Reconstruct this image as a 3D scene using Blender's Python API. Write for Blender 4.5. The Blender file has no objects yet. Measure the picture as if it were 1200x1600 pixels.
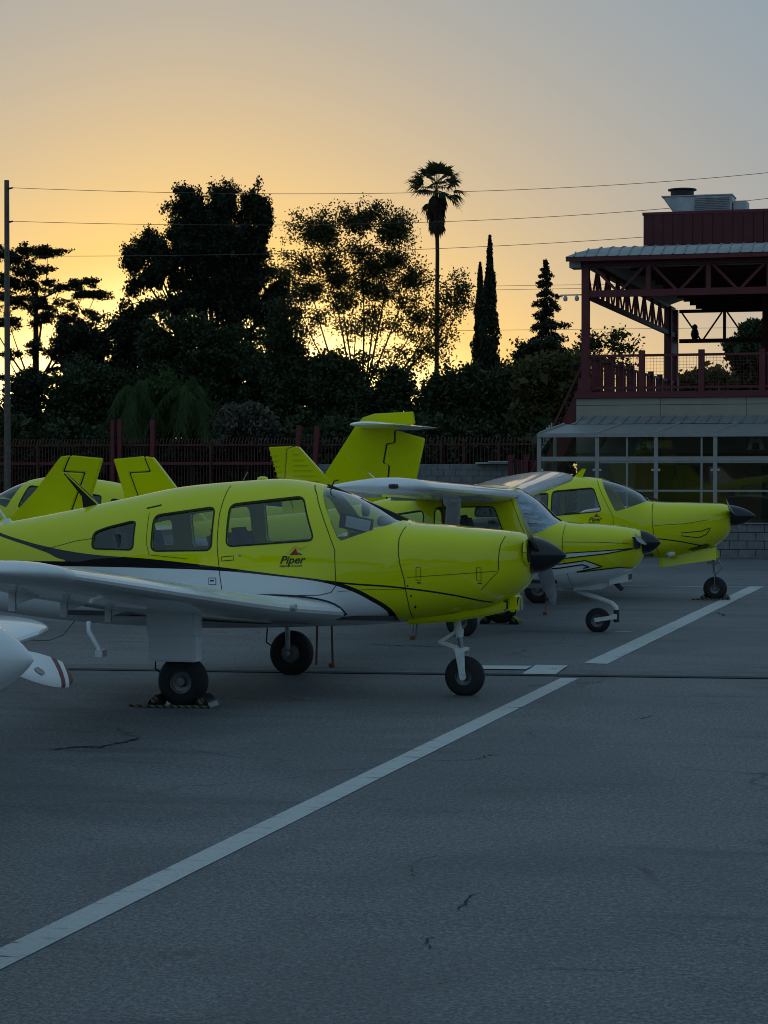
import bpy, bmesh, math, random
import numpy as np
from mathutils import Vector, Matrix
from mathutils.bvhtree import BVHTree
PI = math.pi
R = math.radians
random.seed(7)
rng = np.random.default_rng(11)
SC = bpy.context.scene
COL = SC.collection
# ------------------------------------------------------------------ camera, sky, sun, exposure
# World axes follow the apron: +X is the way the front row of aircraft points, +Y leads away across the apron.
YAW = R(15.5)
CA, SA = math.cos(YAW), math.sin(YAW)
FPX = 3350.0
EYE = 1.9
cam = bpy.data.cameras.new('camera')
cam.sensor_fit = 'VERTICAL'
cam.sensor_height = 36.0
cam.lens = 36.0 * FPX / 1600.0
cam.clip_start = 0.1
cam.clip_end = 4000
cam_o = bpy.data.objects.new('camera', cam)
COL.objects.link(cam_o)
cam_o.location = (0, 0, EYE)
cam_o.rotation_euler = (R(90 - 1.01), 0, YAW)
SC.camera = cam_o

SUN_EL = R(4.6)
SUN_AZ = math.atan2(-300 / FPX, 1.0) - YAW          # angle from +Y towards +X
SUNV = Vector((math.sin(SUN_AZ) * math.cos(SUN_EL), math.cos(SUN_AZ) * math.cos(SUN_EL), math.sin(SUN_EL)))
w = bpy.data.worlds.new('World')
SC.world = w
w.use_nodes = True
wn = w.node_tree
sky = wn.nodes.new('ShaderNodeTexSky')
sky.sky_type = 'NISHITA'
sky.sun_disc = False
sky.sun_elevation = SUN_EL
sky.sun_rotation = SUN_AZ
sky.altitude = 0
sky.air_density = 0.7
sky.dust_density = 1.5
sky.ozone_density = 3.0
# evening air: where the Nishita sky is dim the haze stays blue grey, where it glows the haze turns gold
sep = wn.nodes.new('ShaderNodeSeparateColor')
wn.links.new(sky.outputs[0], sep.inputs[0])
glow = wn.nodes.new('ShaderNodeMath'); glow.operation = 'MULTIPLY'
wn.links.new(sep.outputs[0], glow.inputs[0]); glow.inputs[1].default_value = 0.041
pw = wn.nodes.new('ShaderNodeMath'); pw.operation = 'POWER'; pw.inputs[1].default_value = 1.3
wn.links.new(glow.outputs[0], pw.inputs[0])
lim = wn.nodes.new('ShaderNodeMath'); lim.operation = 'MINIMUM'; lim.inputs[1].default_value = 1.3
wn.links.new(pw.outputs[0], lim.inputs[0])
hz = wn.nodes.new('ShaderNodeMix'); hz.data_type = 'RGBA'; hz.clamp_factor = False
hz.inputs[6].default_value = (1.80, 2.95, 4.05, 1); hz.inputs[7].default_value = (8.5, 5.8, 2.6, 1)
wn.links.new(lim.outputs[0], hz.inputs[0])
# the bright aureole close to the sun
ex = wn.nodes.new('ShaderNodeMath'); ex.operation = 'SUBTRACT'; ex.inputs[1].default_value = 1.2
wn.links.new(glow.outputs[0], ex.inputs[0])
ex2 = wn.nodes.new('ShaderNodeMath'); ex2.operation = 'MAXIMUM'; ex2.inputs[1].default_value = 0.0
wn.links.new(ex.outputs[0], ex2.inputs[0])
ex3 = wn.nodes.new('ShaderNodeMath'); ex3.operation = 'POWER'; ex3.inputs[1].default_value = 1.8
wn.links.new(ex2.outputs[0], ex3.inputs[0])
au = wn.nodes.new('ShaderNodeMix'); au.data_type = 'RGBA'; au.blend_type = 'ADD'; au.clamp_factor = False
wn.links.new(ex3.outputs[0], au.inputs[0]); wn.links.new(hz.outputs[2], au.inputs[6]); au.inputs[7].default_value = (60, 44, 18, 1)
bg = wn.nodes['Background']
wn.links.new(au.outputs[2], bg.inputs[0])
bg.inputs[1].default_value = 0.1
sun = bpy.data.lights.new('sun', 'SUN')
sun.energy = 0.6
sun.angle = R(0.6)
sun.color = (1.0, 0.62, 0.3)
sun_o = bpy.data.objects.new('sun', sun)
COL.objects.link(sun_o)
sun_o.rotation_euler = SUNV.to_track_quat('Z', 'Y').to_euler()
sun_o.location = (-40, 60, 30)
SC.view_settings.view_transform = 'Standard'
SC.view_settings.look = 'None'
SC.view_settings.gamma = 1
SC.view_settings.use_curve_mapping = False
SC.view_settings.exposure = 0.1
SC.render.engine = 'CYCLES'
SC.cycles.max_bounces = 8
SC.cycles.filter_width = 1.0
SC.cycles.use_denoising = True
SC.cycles.transparent_max_bounces = 24
SC.cycles.caustics_reflective = False
SC.cycles.caustics_refractive = False

def at(px, d):                      # plan position of a spot seen px across the picture at distance d
    xc = (px - 600) / FPX * d
    return (xc * CA - d * SA, xc * SA + d * CA)
def atY(px, Y):                     # the same on a line Y = const
    k = (px - 600) / FPX
    d = Y / (CA + k * SA)
    return d * (k * CA - SA), d
def zat(py, d):
    return EYE - (py - 741) * d / FPX

# ------------------------------------------------------------------ materials
class NT:
    def __init__(s, name):
        s.m = bpy.data.materials.new(name)
        s.m.use_nodes = True
        s.t = s.m.node_tree
        s.b = s.t.nodes['Principled BSDF']
        s.out = s.t.nodes['Material Output']
    def n(s, kind, **kw):
        nd = s.t.nodes.new('ShaderNode' + kind)
        for k, v in kw.items():
            setattr(nd, k, v)
        return nd
    def l(s, a, b):
        s.t.links.new(a, b)
    def put(s, sock, v):
        if hasattr(v, 'is_output') or hasattr(v, 'links'):
            s.l(v, sock)
        else:
            sock.default_value = v
    def math(s, op, a, b=0.0, c=None):
        nd = s.n('Math', operation=op)
        s.put(nd.inputs[0], a); s.put(nd.inputs[1], b)
        if c is not None: s.put(nd.inputs[2], c)
        return nd.outputs[0]
    def mix(s, f, a, b):
        nd = s.n('Mix', data_type='RGBA')
        s.put(nd.inputs[0], f)
        for i, v in ((6, a), (7, b)):
            if isinstance(v, tuple): nd.inputs[i].default_value = (*v[:3], 1)
            else: s.l(v, nd.inputs[i])
        return nd.outputs[2]
    def noise(s, scale, detail=4, rough=.55, coord=None, dist=0):
        nd = s.n('TexNoise')
        nd.inputs['Scale'].default_value = scale
        nd.inputs['Detail'].default_value = detail
        nd.inputs['Roughness'].default_value = rough
        nd.inputs['Distortion'].default_value = dist
        if coord is None:
            coord = s.coord()
        s.l(coord, nd.inputs['Vector'])
        return nd.outputs[0]
    def coord(s, which='Object'):
        if not hasattr(s, '_tc'): s._tc = s.n('TexCoord')
        return s._tc.outputs[which]
    def ramp(s, v, lo, hi):
        nd = s.n('MapRange')
        s.l(v, nd.inputs[0])
        nd.inputs[1].default_value = lo; nd.inputs[2].default_value = hi
        return nd.outputs[0]
    def bump(s, h, strength=.3, dist=.02):
        nd = s.n('Bump')
        nd.inputs['Strength'].default_value = strength
        nd.inputs['Distance'].default_value = dist
        s.l(h, nd.inputs['Height'])
        s.l(nd.outputs[0], s.b.inputs['Normal'])
    def set(s, **kw):
        for k, v in kw.items():
            s.put(s.b.inputs[k.replace('_', ' ')], v if not (isinstance(v, tuple) and len(v) == 3) else (*v, 1))
        return s
def simple(name, col, rough=.5, metal=0.0, coat=0.0, var=.18, vscale=6.0, bump=0.0, bscale=60.0, world=False):
    t = NT(name)
    co = t.coord('Object')
    if world:
        g = t.n('NewGeometry'); co = g.outputs['Position']
    nz = t.noise(vscale, 5, .6, co)
    dark = tuple(c * (1 - var) for c in col); light = tuple(min(1, c * (1 + var)) for c in col)
    t.set(Base_Color=t.mix(t.ramp(nz, .3, .7), dark, light), Metallic=metal)
    t.set(Roughness=t.math('ADD', t.math('MULTIPLY', t.noise(vscale * 2.3, 3, .6, co), .22 * rough), rough * .89))
    if coat:
        t.set(Coat_Weight=coat, Coat_Roughness=.04)
        t.b.inputs['Specular IOR Level'].default_value = .5 * (1 - coat)
    if bump: t.bump(t.noise(bscale, 4, .6, co), bump, .01)
    return t.m
M = {}
YEL = (.72, .72, .003)
WHT = (.76, .77, .76)
BLK = (.012, .012, .014)
M['yellow'] = simple('yellow_paint', YEL, .22, coat=.9, var=.05, vscale=2)
M['white'] = simple('white_paint', WHT, .28, coat=.7, var=.06, vscale=3)
M['white_gear'] = simple('white_gear_paint', (.74, .75, .73), .4, var=.15, vscale=14)
M['black'] = simple('black_paint', BLK, .22, coat=.3, var=.2)
M['blade'] = simple('propeller_grey', (.30, .31, .32), .4, metal=.35, var=.2, vscale=12)
M['rubber'] = simple('tyre_rubber', (.017, .017, .018), .8, var=.3, vscale=20, bump=.2)
M['rim'] = simple('wheel_alloy', (.2, .205, .21), .45, metal=.7, var=.25, vscale=25)
M['steel'] = simple('steel', (.3, .31, .32), .35, metal=.9, var=.2)
M['interior'] = simple('cabin_trim', (.035, .033, .032), .85, var=.25)
M['seat'] = simple('seat_cloth', (.06, .056, .052), .95, var=.35, vscale=50, bump=.3)
M['lining'] = simple('cabin_lining', (.16, .16, .155), .9, var=.1)
M['seam'] = simple('panel_gap', (.02, .021, .008), .8, var=.1)
M['orange'] = simple('tie_down_strap', (.22, .07, .02), .8, var=.25, vscale=30)
M['rope'] = None
M['red_paint'] = simple('red_paint', (.28, .012, .012), .4, var=.1)
M['red_steel'] = simple('red_steel', (.125, .013, .016), .55, var=.2, vscale=3, bump=.1)
M['red_dark'] = simple('dark_red_boards', (.09, .013, .014), .7, var=.25, vscale=3)
M['roof_metal'] = simple('roof_sheet', (.27, .275, .275), .45, metal=.25, var=.15, vscale=2)
M['siding'] = simple('grey_siding', (.37, .32, .26), .85, var=.08, vscale=2, bump=.1)
M['frame_grey'] = simple('grey_frame', (.33, .31, .285), .6, var=.1)
M['poly'] = simple('translucent_sheet', (.25, .25, .235), .5, var=.1)
M['hvac'] = simple('galvanised_sheet', (.42, .43, .43), .5, metal=.3, var=.2, vscale=4)
M['dark_metal'] = simple('dark_metal', (.025, .024, .024), .6, var=.2)
M['floor_dark'] = simple('dark_floor', (.06, .055, .05), .8)
M['pole'] = simple('weathered_pole', (.14, .11, .085), .9, var=.35, vscale=9, bump=.4, bscale=30)
M['wire'] = simple('cable', (.13, .10, .07), .8)
M['block'] = simple('concrete_block', (.2, .195, .19), .92, var=.22, vscale=3.5, bump=.4, bscale=90, world=True)
M['mortar'] = simple('mortar', (.14, .135, .13), .95, var=.15)
M['picket'] = simple('rusty_red_picket', (.085, .024, .016), .8, var=.35, vscale=5, world=True)
M['lamp_shade'] = simple('pale_metal', (.5, .5, .48), .5, var=.08)
M['bark'] = simple('bark', (.035, .026, .02), .95, var=.35, vscale=5, bump=.6, bscale=20)
M['card'] = simple('white_card', (.7, .74, .76), .6, var=.05)
M['interior_wall'] = simple('brick_red_room', (.24, .13, .08), .9, var=.4, vscale=1.3)
M['green_glass'] = simple('green_lens', (.0, .10, .05), .1, coat=.5)
M['lens'] = simple('clear_lens', (.35, .37, .38), .08, coat=.8)

def glass(name, tint, gl=1.0, rough=.02, ior=1.5):
    t = NT(name)
    fr = t.n('Fresnel'); fr.inputs['IOR'].default_value = ior
    tr = t.n('BsdfTransparent'); tr.inputs[0].default_value = (*tint, 1)
    gs = t.n('BsdfGlossy'); gs.inputs['Roughness'].default_value = rough
    mx = t.n('MixShader')
    gm = t.n('NewGeometry')
    fr2 = t.math('MULTIPLY', t.math('MULTIPLY', fr.outputs[0], gl), t.math('SUBTRACT', 1.0, gm.outputs['Backfacing']))
    t.l(t.math('MINIMUM', fr2, 1.0), mx.inputs[0])
    t.l(tr.outputs[0], mx.inputs[1]); t.l(gs.outputs[0], mx.inputs[2])
    t.l(mx.outputs[0], t.out.inputs[0])
    return t.m
M['acrylic'] = glass('aircraft_acrylic', (.86, .89, .90), 2.2)
M['pane'] = glass('window_glass', (.80, .84, .80), 1.8)

def sunshade():
    t = NT('silver_sunshade')
    co = t.coord('Object')
    mp = t.n('Mapping'); mp.inputs['Rotation'].default_value = (.3, .75, .2); mp.inputs['Scale'].default_value = (2, 5, 14)
    t.l(co, mp.inputs[0])
    nz = t.noise(1.3, 3, .5, mp.outputs[0], .8)
    t.set(Base_Color=t.mix(t.ramp(nz, .35, .65), (.36, .42, .52), (.72, .78, .84)), Metallic=.55, Roughness=.3)
    t.bump(nz, 1.0, .12)
    return t.m
M['sunshade'] = sunshade()

def rope():
    t = NT('yellow_black_rope')
    wv = t.n('TexWave', bands_direction='DIAGONAL'); wv.inputs['Scale'].default_value = 9
    t.l(t.coord('Object'), wv.inputs[0])
    t.set(Base_Color=t.mix(t.ramp(wv.outputs[1], .45, .55), (.05, .045, .03), (.20, .18, .09)), Roughness=.9)
    return t.m
M['rope'] = rope()

def leaf(name, a, b, trans=.25):
    t = NT(name)
    g = t.n('NewGeometry')
    nz = t.noise(.9, 3, .6, g.outputs['Position'])
    f = t.math('ADD', t.math('MULTIPLY', g.outputs['Random Per Island'], .6), t.math('MULTIPLY', nz, .4))
    col = t.mix(f, a, b)
    t.set(Base_Color=col, Roughness=.62)
    t.b.inputs['Specular IOR Level'].default_value = .3
    tl = t.n('BsdfTranslucent'); t.l(t.mix(.5, col, b), tl.inputs[0])
    mx = t.n('MixShader'); mx.inputs[0].default_value = trans
    t.l(t.b.outputs[0], mx.inputs[1]); t.l(tl.outputs[0], mx.inputs[2]); t.l(mx.outputs[0], t.out.inputs[0])
    return t.m
M['leaf_dark'] = leaf('dark_needles', (.010, .017, .007), (.026, .036, .013), .12)
M['leaf_mid'] = leaf('broad_leaves', (.028, .036, .009), (.075, .075, .018), .35)
M['leaf_bush'] = leaf('shrub_leaves', (.02, .036, .013), (.06, .08, .026), .2)
M['leaf_olive'] = leaf('olive_leaves', (.05, .052, .015), (.12, .105, .03), .35)
M['leaf_frond'] = leaf('arching_fronds', (.03, .055, .012), (.07, .115, .028), .3)
M['leaf_grey'] = leaf('pale_blossom_leaves', (.05, .055, .035), (.16, .14, .10), .25)
M['leaf_dead'] = leaf('dry_fronds', (.05, .033, .018), (.09, .06, .03), .2)
M['hill_sky_block'] = None

def asphalt():
    t = NT('weathered_asphalt')
    co = t.n('NewGeometry').outputs['Position']
    mp = t.n('Mapping'); mp.inputs['Scale'].default_value = (.35, 1.6, 1); mp.inputs['Rotation'].default_value = (0, 0, .1)
    t.l(co, mp.inputs[0])
    big = t.noise(.35, 5, .6, co); strk = t.noise(1.1, 6, .65, mp.outputs[0]); fine = t.noise(30, 6, .85, co); grit = t.noise(62, 4, .8, co)
    c1 = t.mix(t.ramp(big, .3, .72), (.115, .118, .121), (.175, .176, .176))
    c1 = t.mix(t.math('MULTIPLY', t.ramp(strk, .50, .72), .6), c1, (.08, .082, .086))
    c1 = t.mix(t.math('MULTIPLY', t.ramp(fine, .46, .60), .85), c1, (.30, .302, .305))
    c1 = t.mix(t.math('MULTIPLY', t.ramp(grit, .50, .60), .85), c1, (.035, .036, .038))
    # hairline cracks, broken up by noise
    wob = t.n('VectorMath', operation='ADD')
    nz3 = t.n('TexNoise'); nz3.inputs['Scale'].default_value = 1.3; nz3.inputs['Detail'].default_value = 6; t.l(co, nz3.inputs['Vector'])
    t.l(co, wob.inputs[0]); t.l(nz3.outputs[1], wob.inputs[1])
    vo = t.n('TexVoronoi', feature='DISTANCE_TO_EDGE'); vo.inputs['Scale'].default_value = .33
    t.l(wob.outputs[0], vo.inputs['Vector'])
    gate = t.ramp(t.noise(.5, 3, .6, co), .51, .63)
    crack = t.math('MULTIPLY', t.math('SUBTRACT', 1.0, t.ramp(vo.outputs['Distance'], .002, .011)), gate)
    c1 = t.mix(t.math('MULTIPLY', crack, .6), c1, (.03, .03, .031))
    # old oil stains
    st = t.math('MULTIPLY', t.ramp(t.noise(.9, 5, .65, mp.outputs[0]), .57, .74), .7)
    c1 = t.mix(st, c1, (.05, .051, .054))
    pat = t.math('MULTIPLY', t.ramp(t.noise(.22, 4, .6, co, 1.5), .50, .58), .26)     # old overlays, darker in patches
    c1 = t.mix(pat, c1, (.075, .077, .08))
    drip = t.math('MULTIPLY', t.ramp(t.noise(2.2, 3, .5, co), .68, .76), .6)           # oil drips
    c1 = t.mix(drip, c1, (.03, .03, .031))
    t.set(Base_Color=c1, Roughness=t.math('ADD', t.math('MULTIPLY', strk, .2), .62))
    t.b.inputs['Specular IOR Level'].default_value = .35
    t.bump(t.math('SUBTRACT', t.math('ADD', fine, t.math('MULTIPLY', grit, .6)), t.math('MULTIPLY', crack, 1.2)), .55, .012)
    return t.m
M['asphalt'] = asphalt()

def linepaint():
    t = NT('worn_line_paint')
    co = t.n('NewGeometry').outputs['Position']
    mp = t.n('Mapping'); mp.inputs['Scale'].default_value = (.7, 2.2, 1); t.l(co, mp.inputs[0])
    a = t.noise(5, 6, .7, mp.outputs[0]); b = t.noise(60, 4, .7, co); g = t.noise(.8, 2, .5, co)
    c1 = t.mix(t.ramp(b, .35, .7), (.42, .425, .41), (.58, .585, .565))
    worn = t.math('MULTIPLY', t.ramp(a, .55, .64), t.ramp(g, .36, .60))
    c1 = t.mix(t.math('MULTIPLY', worn, .9), c1, (.13, .132, .136))
    c1 = t.mix(t.math('MULTIPLY', t.ramp(b, .66, .8), .8), c1, (.2, .2, .2))
    t.set(Base_Color=c1, Roughness=.75)
    t.bump(b, .4, .008)
    hole = t.math('GREATER_THAN', t.math('ADD', t.math('MULTIPLY', b, .5), t.math('MULTIPLY', worn, .45)), .60)
    tr = t.n('BsdfTransparent'); mx = t.n('MixShader'); t.l(hole, mx.inputs[0]); t.l(t.b.outputs[0], mx.inputs[1]); t.l(tr.outputs[0], mx.inputs[2]); t.l(mx.outputs[0], t.out.inputs[0])
    return t.m
M['line'] = linepaint()
M['crack'] = simple('crack_dark', (.012, .012, .013), .95)  # near-black colour of the thin crack strips
M['joint'] = simple('joint_sealant', (.016, .016, .017), .8, var=.4, vscale=8, world=True)
M['gutter'] = simple('gutter_concrete', (.12, .122, .125), .85, var=.3, vscale=5, bump=.3, world=True)
def grass():
    t = NT('dry_grass')
    co = t.n('NewGeometry').outputs['Position']
    a = t.noise(.12, 5, .6, co); b = t.noise(2.5, 5, .7, co)
    c1 = t.mix(t.ramp(a, .35, .65), (.035, .05, .012), (.12, .095, .04))
    c1 = t.mix(t.math('MULTIPLY', b, .6), c1, (.02, .03, .01))
    t.set(Base_Color=c1, Roughness=.95)
    t.bump(b, .8, .3)
    return t.m
M['grass'] = grass()

# ------------------------------------------------------------------ mesh helpers
def link(o, parent=None):
    COL.objects.link(o)
    if parent is not None: o.parent = parent
    return o
def finish(me, smooth, angle=35):
    if smooth:
        me.shade_smooth()
        me.set_sharp_from_angle(angle=R(angle))
def mobj(name, verts, faces, mat, parent=None, smooth=False, angle=35):
    me = bpy.data.meshes.new(name)
    me.from_pydata([tuple(v) for v in verts], [], faces)
    me.materials.append(M[mat] if isinstance(mat, str) else mat)
    finish(me, smooth, angle)
    return link(bpy.data.objects.new(name, me), parent)
def tag(o, label=None, cat=None, group=None, kind=None):
    for k, v in (('label', label), ('category', cat), ('group', group), ('kind', kind)):
        if v: o[k] = v
    return o
def empty(name, loc, rz=0, label=None, cat=None, group=None):
    o = bpy.data.objects.new(name, None)
    o.empty_display_size = .3
    o.location = loc; o.rotation_euler = (0, 0, rz)
    link(o)
    return tag(o, label, cat, group)
def copy_tree(o, parent=None):
    c = o.copy(); COL.objects.link(c); c.parent = parent
    for ch in list(o.children): copy_tree(ch, c)
    return c

class MB:
    def __init__(s): s.v = []; s.f = []
    def add(s, vs, fs):
        b = len(s.v); s.v += [tuple(v) for v in vs]; s.f += [tuple(i + b for i in f) for f in fs]
        return s
    def box(s, c, d, rot=None):
        h = [Vector((x * d[0] / 2, y * d[1] / 2, z * d[2] / 2)) for x in (-1, 1) for y in (-1, 1) for z in (-1, 1)]
        if rot is not None: h = [rot @ q for q in h]
        c = Vector(c)
        return s.add([c + q for q in h], [(0, 1, 3, 2), (4, 6, 7, 5), (0, 4, 5, 1), (2, 3, 7, 6), (0, 2, 6, 4), (1, 5, 7, 3)])
    def b2(s, x0, x1, y0, y1, z0, z1):
        return s.box(((x0 + x1) / 2, (y0 + y1) / 2, (z0 + z1) / 2), (x1 - x0, y1 - y0, z1 - z0))
    def bar(s, a, b, wd, ht, up=(0, 0, 1)):
        a = Vector(a); b = Vector(b); d = b - a; L = d.length; x = d / L
        y = Vector(up).cross(x)
        if y.length < 1e-4: y = Vector((0, 1, 0)).cross(x)
        y.normalize(); z = x.cross(y)
        return s.box((a + b) / 2, (L, wd, ht), Matrix((x, y, z)).transposed())
    def tube(s, pts, r, seg=8, caps=True):
        pts = [Vector(p) for p in pts]; n = len(pts)
        rs = r if isinstance(r, (list, tuple)) else [r] * n
        prev = None; rings = []
        for i, p in enumerate(pts):
            d = (pts[min(i + 1, n - 1)] - pts[max(i - 1, 0)]).normalized()
            if prev is None:
                q = d.orthogonal().normalized()
            else:
                q = (prev - d * prev.dot(d)).normalized()
            prev = q; q2 = d.cross(q)
            rings.append([p + (q * math.cos(2 * PI * k / seg) + q2 * math.sin(2 * PI * k / seg)) * rs[i] for k in range(seg)])
        return s.loft(rings, caps)
    def loft(s, rings, caps=True):
        m = len(rings[0]); vs = [p for r in rings for p in r]; fs = []
        for i in range(len(rings) - 1):
            for k in range(m):
                k2 = (k + 1) % m
                fs.append((i * m + k, i * m + k2, (i + 1) * m + k2, (i + 1) * m + k))
        if caps:
            fs.append(tuple(range(m - 1, -1, -1)))
            fs.append(tuple((len(rings) - 1) * m + k for k in range(m)))
        return s.add(vs, fs)
    def lathe(s, prof, axis='y', c=(0, 0, 0), seg=28, caps=True):
        rings = []
        c = Vector(c)
        for (a, r) in prof:
            ring = []
            for k in range(seg):
                u, v = math.cos(2 * PI * k / seg) * r, math.sin(2 * PI * k / seg) * r
                ring.append(c + Vector({'x': (a, u, v), 'y': (u, a, v), 'z': (u, v, a)}[axis]))
            rings.append(ring)
        return s.loft(rings, caps)
    def build(s, name, mat, parent=None, smooth=False, angle=35):
        o = mobj(name, s.v, s.f, mat, parent, False)
        bm = bmesh.new(); bm.from_mesh(o.data)
        bmesh.ops.recalc_face_normals(bm, faces=bm.faces)
        bm.to_mesh(o.data); bm.free()
        finish(o.data, smooth, angle)
        return o
def bevel_mesh(o, width, seg=2, angle=40):
    bm = bmesh.new(); bm.from_mesh(o.data)
    es = [e for e in bm.edges if len(e.link_faces) == 2 and e.calc_face_angle(0) > R(angle)]
    bmesh.ops.bevel(bm, geom=es, offset=width, segments=seg, affect='EDGES', clamp_overlap=True)
    bm.to_mesh(o.data); bm.free()
    finish(o.data, True, 35)
    return o
def boolean(base, ops):
    """base: mesh object; ops: [(operation, object)] -> new mesh"""
    for i, (op, ob) in enumerate(ops):
        md = base.modifiers.new('b%d' % i, 'BOOLEAN'); md.operation = op; md.object = ob; md.solver = 'EXACT'
    dg = bpy.context.evaluated_depsgraph_get(); dg.update()
    me = bpy.data.meshes.new_from_object(base.evaluated_get(dg))
    base.modifiers.clear()
    return me
def kill(*obs):
    for o in obs:
        me = o.data; bpy.data.objects.remove(o)
        if me.users == 0: bpy.data.meshes.remove(me)
def roundpoly(pts, r, n=4):
    out = []; m = len(pts)
    for i in range(m):
        a, b, c = Vector(pts[i - 1]), Vector(pts[i]), Vector(pts[(i + 1) % m])
        ra = min(r, (a - b).length * .45, (c - b).length * .45)
        p0 = b + (a - b).normalized() * ra; p1 = b + (c - b).normalized() * ra
        for k in range(n + 1):
            q = k / n
            out.append(tuple(p0 * (1 - q) ** 2 + b * 2 * q * (1 - q) + p1 * q * q))
    return out
def prism(poly, y0, y1):
    n = len(poly)
    mb = MB().loft([[(t, y0, z) for t, z in poly], [(t, y1, z) for t, z in poly]])
    return mb.build('tmp_prism', 'black')
def slab(name, poly, th, mat, parent, y=0, bev=.02):
    n = len(poly)
    o = MB().loft([[(t, y - th / 2, z) for t, z in poly], [(t, y + th / 2, z) for t, z in poly]]).build(name, mat, parent)
    return bevel_mesh(o, bev, 3)
def interp(tab, t):
    """smooth interpolation through a table sorted by its first column (descending or ascending)"""
    tab = sorted(tab); xs = [r[0] for r in tab]
    t = min(max(t, xs[0]), xs[-1])
    i = max(0, min(len(xs) - 2, int(np.searchsorted(xs, t) - 1)))
    out = []
    x0, x1 = xs[i], xs[i + 1]; h = x1 - x0; u = (t - x0) / h
    for c in range(1, len(tab[0])):
        def slope(j):
            if j == 0: return (tab[1][c] - tab[0][c]) / (xs[1] - xs[0])
            if j == len(xs) - 1: return (tab[j][c] - tab[j - 1][c]) / (xs[j] - xs[j - 1])
            a = (tab[j][c] - tab[j - 1][c]) / (xs[j] - xs[j - 1]); b = (tab[j + 1][c] - tab[j][c]) / (xs[j + 1] - xs[j])
            return 0 if a * b <= 0 else 2 * a * b / (a + b)
        p0, p1 = tab[i][c], tab[i + 1][c]; m0, m1 = slope(i) * h, slope(i + 1) * h
        out.append((2 * u**3 - 3 * u**2 + 1) * p0 + (u**3 - 2 * u**2 + u) * m0 + (-2 * u**3 + 3 * u**2) * p1 + (u**3 - u**2) * m1)
    return out

# ------------------------------------------------------------------ the setting
def sheet(name, pts, z, mat, parent=None, kind=None):
    o = mobj(name, [(x, y, z) for x, y in pts], [tuple(range(len(pts)))], mat, parent)
    if kind: o['kind'] = kind
    return o
apron = sheet('apron', [(-260, -30), (260, -30), (260, 70.4), (-260, 70.4)], 0, 'asphalt', None, 'structure')
ground = sheet('ground', [(-1500, -1500), (1500, -1500), (1500, 1500), (-1500, 1500)], -.02, 'grass', None, 'structure')

def gpt(px, py):                       # spot on the ground
    d = FPX * EYE / (py - 741)
    return at(px, d)
def strip2d(name, a, b, wd, z, mat, parent, kind=None):
    a = Vector(a); b = Vector(b); d = (b - a).normalized(); n = Vector((-d.y, d.x)) * wd / 2
    L = (b - a).length; k = max(1, int(L / .5)); vs = []; fs = []
    rr = random.Random(int(L * 1000))
    for i in range(k + 1):
        p = a + (b - a) * i / k; e = [1 + rr.uniform(-.03, .03) for _ in range(2)]
        vs += [(*(p + n * e[0]), z), (*(p - n * e[1]), z)]
    for i in range(k): fs.append((2 * i, 2 * i + 1, 2 * i + 3, 2 * i + 2))
    o = mobj(name, vs, fs, mat, parent)
    if kind: o['kind'] = kind
    return o
# gutter and joint across the apron
ja, jb = Vector(gpt(-40, 1044.5)), Vector(gpt(1240, 1061))
jd = (jb - ja).normalized(); jn = Vector((-jd.y, jd.x))
ja2, jb2 = ja - jd * 30, jb + jd * 40
strip2d('gutter_strip', ja2 + jn * .26, jb2 + jn * .26, .42, .004, 'gutter', apron)
strip2d('expansion_joint', ja2, jb2, .17, .008, 'joint', apron)
strip2d('expansion_joint', ja2 + jn * .49, jb2 + jn * .49, .02, .008, 'joint', apron)
def line_seg(p, q, wd, z=.004): return strip2d('painted_line', p, q, wd, z, 'line', apron)
na, nb = Vector(gpt(-20, 1511)), Vector(gpt(892, 1060))
nd_ = (nb - na).normalized()
line_seg(na - nd_ * 6, nb - nd_ * .05, .165)
fa, fb = Vector(gpt(928, 1039)), Vector(gpt(1180, 918))
line_seg(fa + (fb - fa).normalized() * .1, fb + (fb - fa).normalized() * .3, .24)
c1, c2 = gpt(760, 1048.5), gpt(848, 1049.5)
sheet('painted_line', [gpt(700, 1047), gpt(822, 1048), gpt(832, 1042.5), gpt(700, 1041.5)], .012, 'line', apron)
sheet('painted_patch', [gpt(816, 1055), gpt(868, 1056), gpt(888, 1042), gpt(838, 1041)], .0125, 'line', apron)
f2 = gpt(860, 916); f3 = gpt(1190, 918)
line_seg(Vector(gpt(940, 915.5)), Vector(gpt(1260, 918.5)), .11)
line_seg(Vector(gpt(960, 987)), Vector(gpt(988, 988)), .08)
# long cracks that stand out
def crack(pts, wd, seed):
    rr = random.Random(seed); ps = []
    for (a, b) in zip(pts, pts[1:]):
        A, B = Vector(gpt(*a)), Vector(gpt(*b)); k = max(2, int((B - A).length / .035))
        for i in range(k): ps.append(A + (B - A) * i / k + Vector((rr.gauss(0, .014), rr.gauss(0, .02))))
    vs = []; fs = []
    for i, p in enumerate(ps):
        e = wd * (rr.uniform(.15, 1) if 2 < i < len(ps) - 2 else .1)
        d = (ps[min(i + 1, len(ps) - 1)] - ps[max(i - 1, 0)]).normalized(); n = Vector((-d.y, d.x)) * e / 2
        vs += [(*(p + n), .004), (*(p - n), .004)]
    for i in range(len(ps) - 1): fs.append((2 * i, 2 * i + 1, 2 * i + 3, 2 * i + 2))
    mobj('crack', vs, fs, 'crack', apron)
crack([(72, 1174), (110, 1169), (150, 1170), (185, 1162), (224, 1153)], .055, 1)
crack([(84, 1173), (130, 1168), (176, 1166)], .04, 21)
crack([(755, 1393), (740, 1402), (722, 1424), (728, 1433)], .012, 2)
crack([(677, 1459), (660, 1478), (664, 1490)], .011, 3)
crack([(690, 1335), (645, 1350), (648, 1376)], .008, 4)
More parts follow.
